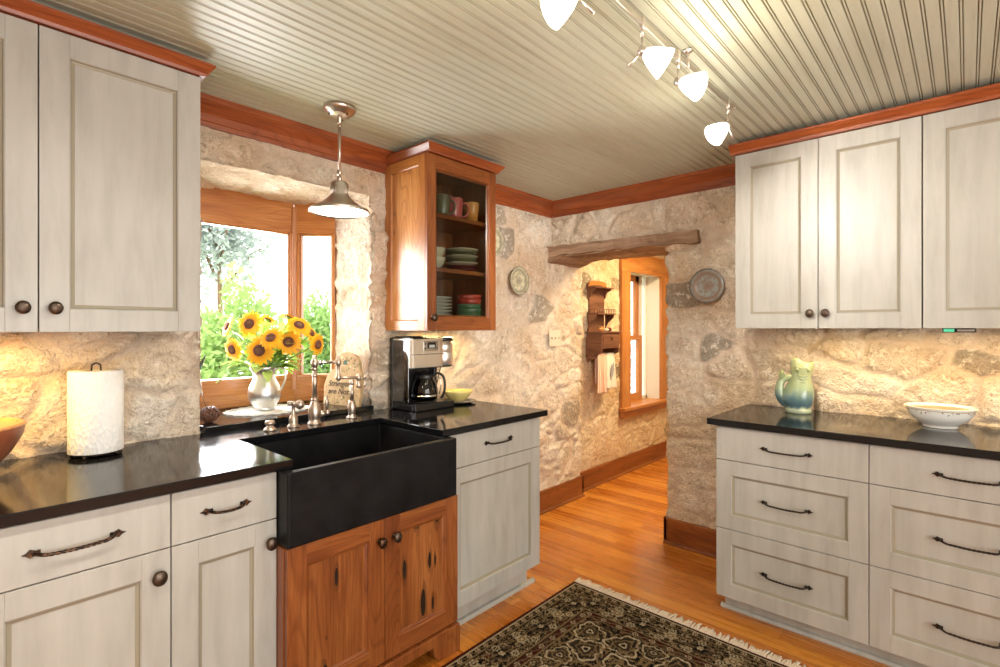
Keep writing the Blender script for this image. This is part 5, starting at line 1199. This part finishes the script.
def shrub(label, x, y, w, h, mt, n, seed, size=.06):
    t = thing('garden_shrub', label, 'shrub', (x, y, -.6)); leaves(n, (0, 0, h * .5), (w, w * .7, h * .5), size, mt, 'foliage', t, seed)
    mb = MB(); 
    for k in range(4): mb.tube([(0, 0, 0), (.1 * math.cos(k * 1.7), .1 * math.sin(k * 1.7), h * .3), (.35 * w * math.cos(k * 1.7), .35 * w * math.sin(k * 1.7), h * .7)], [.03, .02, .008], 6)
    mb.build('branches', M['oldwood'], t); return t
shrub('bright green shrub behind the sunflowers outside the bay window', 2.45, 6.6, .72, 2.5, L1, 9000, 1, .055)
shrub('green shrub beyond the mullion of the bay window', 4.05, 7.6, .62, 2.6, L3, 7000, 2, .055)
shrub('tall leafy shrub seen through the narrow bay pane', 5.60, 8.3, .85, 4.1, L3, 9000, 3, .06)
shrub('pale shrub outside the passage window', 14.0, 8.0, 1.1, 2.2, L2, 2000, 5, .07)
t = thing('garden_tree', 'pale grey leaved tree at the upper left of the bay window view', 'tree', (3.42, 9.8, -.6))
leaves(2600, (-.1, 0, 3.75), (1.1, .8, 1.15), .075, L2, 'crown', t, 4, .2)
mb = MB(); mb.tube([(0, 0, 0), (-.05, 0, 2), (-.1, 0, 4.4)], [.07, .05, .02], 10)
for k in range(7): mb.tube([(-.08, 0, 2.6 + .2 * k), (.5 * math.cos(k * 2.3), .4 * math.sin(k * 2.3), 3.4 + .25 * k), (.95 * math.cos(k * 2.3), .7 * math.sin(k * 2.3), 3.7 + .3 * k)], [.03, .018, .006], 6)
mb.build('trunk', M['oldwood'], t)
# ------------------------------------------------------------------ camera
cam = bpy.data.objects.new('camera', bpy.data.cameras.new('camera')); col.objects.link(cam)
cam.location = (0, 0, H); cam.rotation_euler = (PI / 2, 0, -math.atan2(CA, SA))
cam.data.sensor_width = 36; cam.data.lens = F / 1000 * 36; cam.data.shift_y = (V0 - 333.5) / 1000; cam.data.clip_start = .03
sc.camera = cam
# ------------------------------------------------------------------ light
def lamp(name, ty, loc, e, color=(1, 1, 1), size=.1, sy=None, tgt=None, **k):
    d = bpy.data.lights.new(name, ty); d.energy = e; d.color = color
    if ty == 'AREA':
        d.size = size
        if sy: d.shape = 'RECTANGLE'; d.size_y = sy
    else: d.shadow_soft_size = size
    for a, b in k.items(): setattr(d, a, b)
    o = bpy.data.objects.new(name, d); col.objects.link(o); o.location = loc
    if tgt is not None: o.rotation_euler = (Vector(tgt) - Vector(loc)).to_track_quat('-Z', 'Y').to_euler()
    return o
WARM = (1.0, .80, .56)
wd = bpy.data.worlds.new('world'); sc.world = wd; wd.use_nodes = True
nt = wd.node_tree; bg = nt.nodes['Background']; bg.inputs[0].default_value = (1.0, .985, .955, 1); bg.inputs[1].default_value = 2.8
# added fill light at a made-up window opening behind the camera
lamp('added_back_fill', 'AREA', (.15, -2.64, 1.35), 78, (1, .985, .955), 3.3, 1.6, (.15, 2, 1.2))
# daylight at the bay and at the passage window
lamp('daylight_bay', 'AREA', (.9, 3.7, 1.45), 175, (.97, .98, 1), 1.6, 1.4, (1.2, 2.4, 1.2))
lamp('sun', 'SUN', (0, 0, 6), 3, (1, .96, .88), .03, tgt=(1.6, -1.2, 3.6))
# the lit heads of the rail, then three unseen spots added as fill
for i, (t_, S0, ax) in enumerate(HEADS):
    c = S0 + ax * .105
    lamp('head_glow', 'POINT', c, 2.4, (1, .86, .66), .04)
    lamp('head_and_fill_beam', 'SPOT', c, (26, 46, 24, 62)[i], (1, .94, .84), .03, tgt=(2.80, .40, 1.80) if i == 1 else (2.75, 2.38, 1.5) if i == 3 else c + ax, spot_size=1.15 if i == 1 else 1.3, spot_blend=.8)
for x, e, tg in ((.55, 60, (3.2, 1.25, 1.5)), (-.1, 28, (-.1, RY, 0)), (-.75, 28, (-.75, RY, 0))): lamp('head_and_fill_beam', 'SPOT', (x, RY, 2.12), e, (1, .94, .85), .05, tgt=tg, spot_size=1.2 if x > .5 else 2.6, spot_blend=.8)
lamp('pendant_glow', 'SPOT', (1.19, 2.045, ZTOP - .47), 14, (1, .90, .74), .08, tgt=(1.19, 2.045, 0), spot_size=2.6, spot_blend=.6)
# under cabinet strips
lamp('undercabinet_left', 'AREA', (-.02, 2.20, 1.382), 5.2, (1, .66, .22), .40, .05)
lamp('undercabinet_right', 'AREA', (2.98, .10, 1.39), 6, (1, .74, .36), .05, 1.2)
lamp('undercabinet_shelf', 'AREA', (2.0, 2.25, 1.38), 3.6, (1, .72, .30), .30, .05)
# unseen warm light added at the passage ceiling, without a fixture
lamp('passage_fill', 'AREA', (4.3, 1.55, 2.36), 62, (1, .78, .44), .5, .5, (4.3, 1.8, 0))
vs = sc.view_settings; vs.view_transform = 'Standard'; vs.look = 'None'; vs.exposure = 0.2; vs.gamma = 1; vs.use_curve_mapping = False
sc.cycles.use_denoising = True
sc.cycles.max_bounces = 10; sc.cycles.transparent_max_bounces = 16; sc.cycles.sample_clamp_indirect = 6
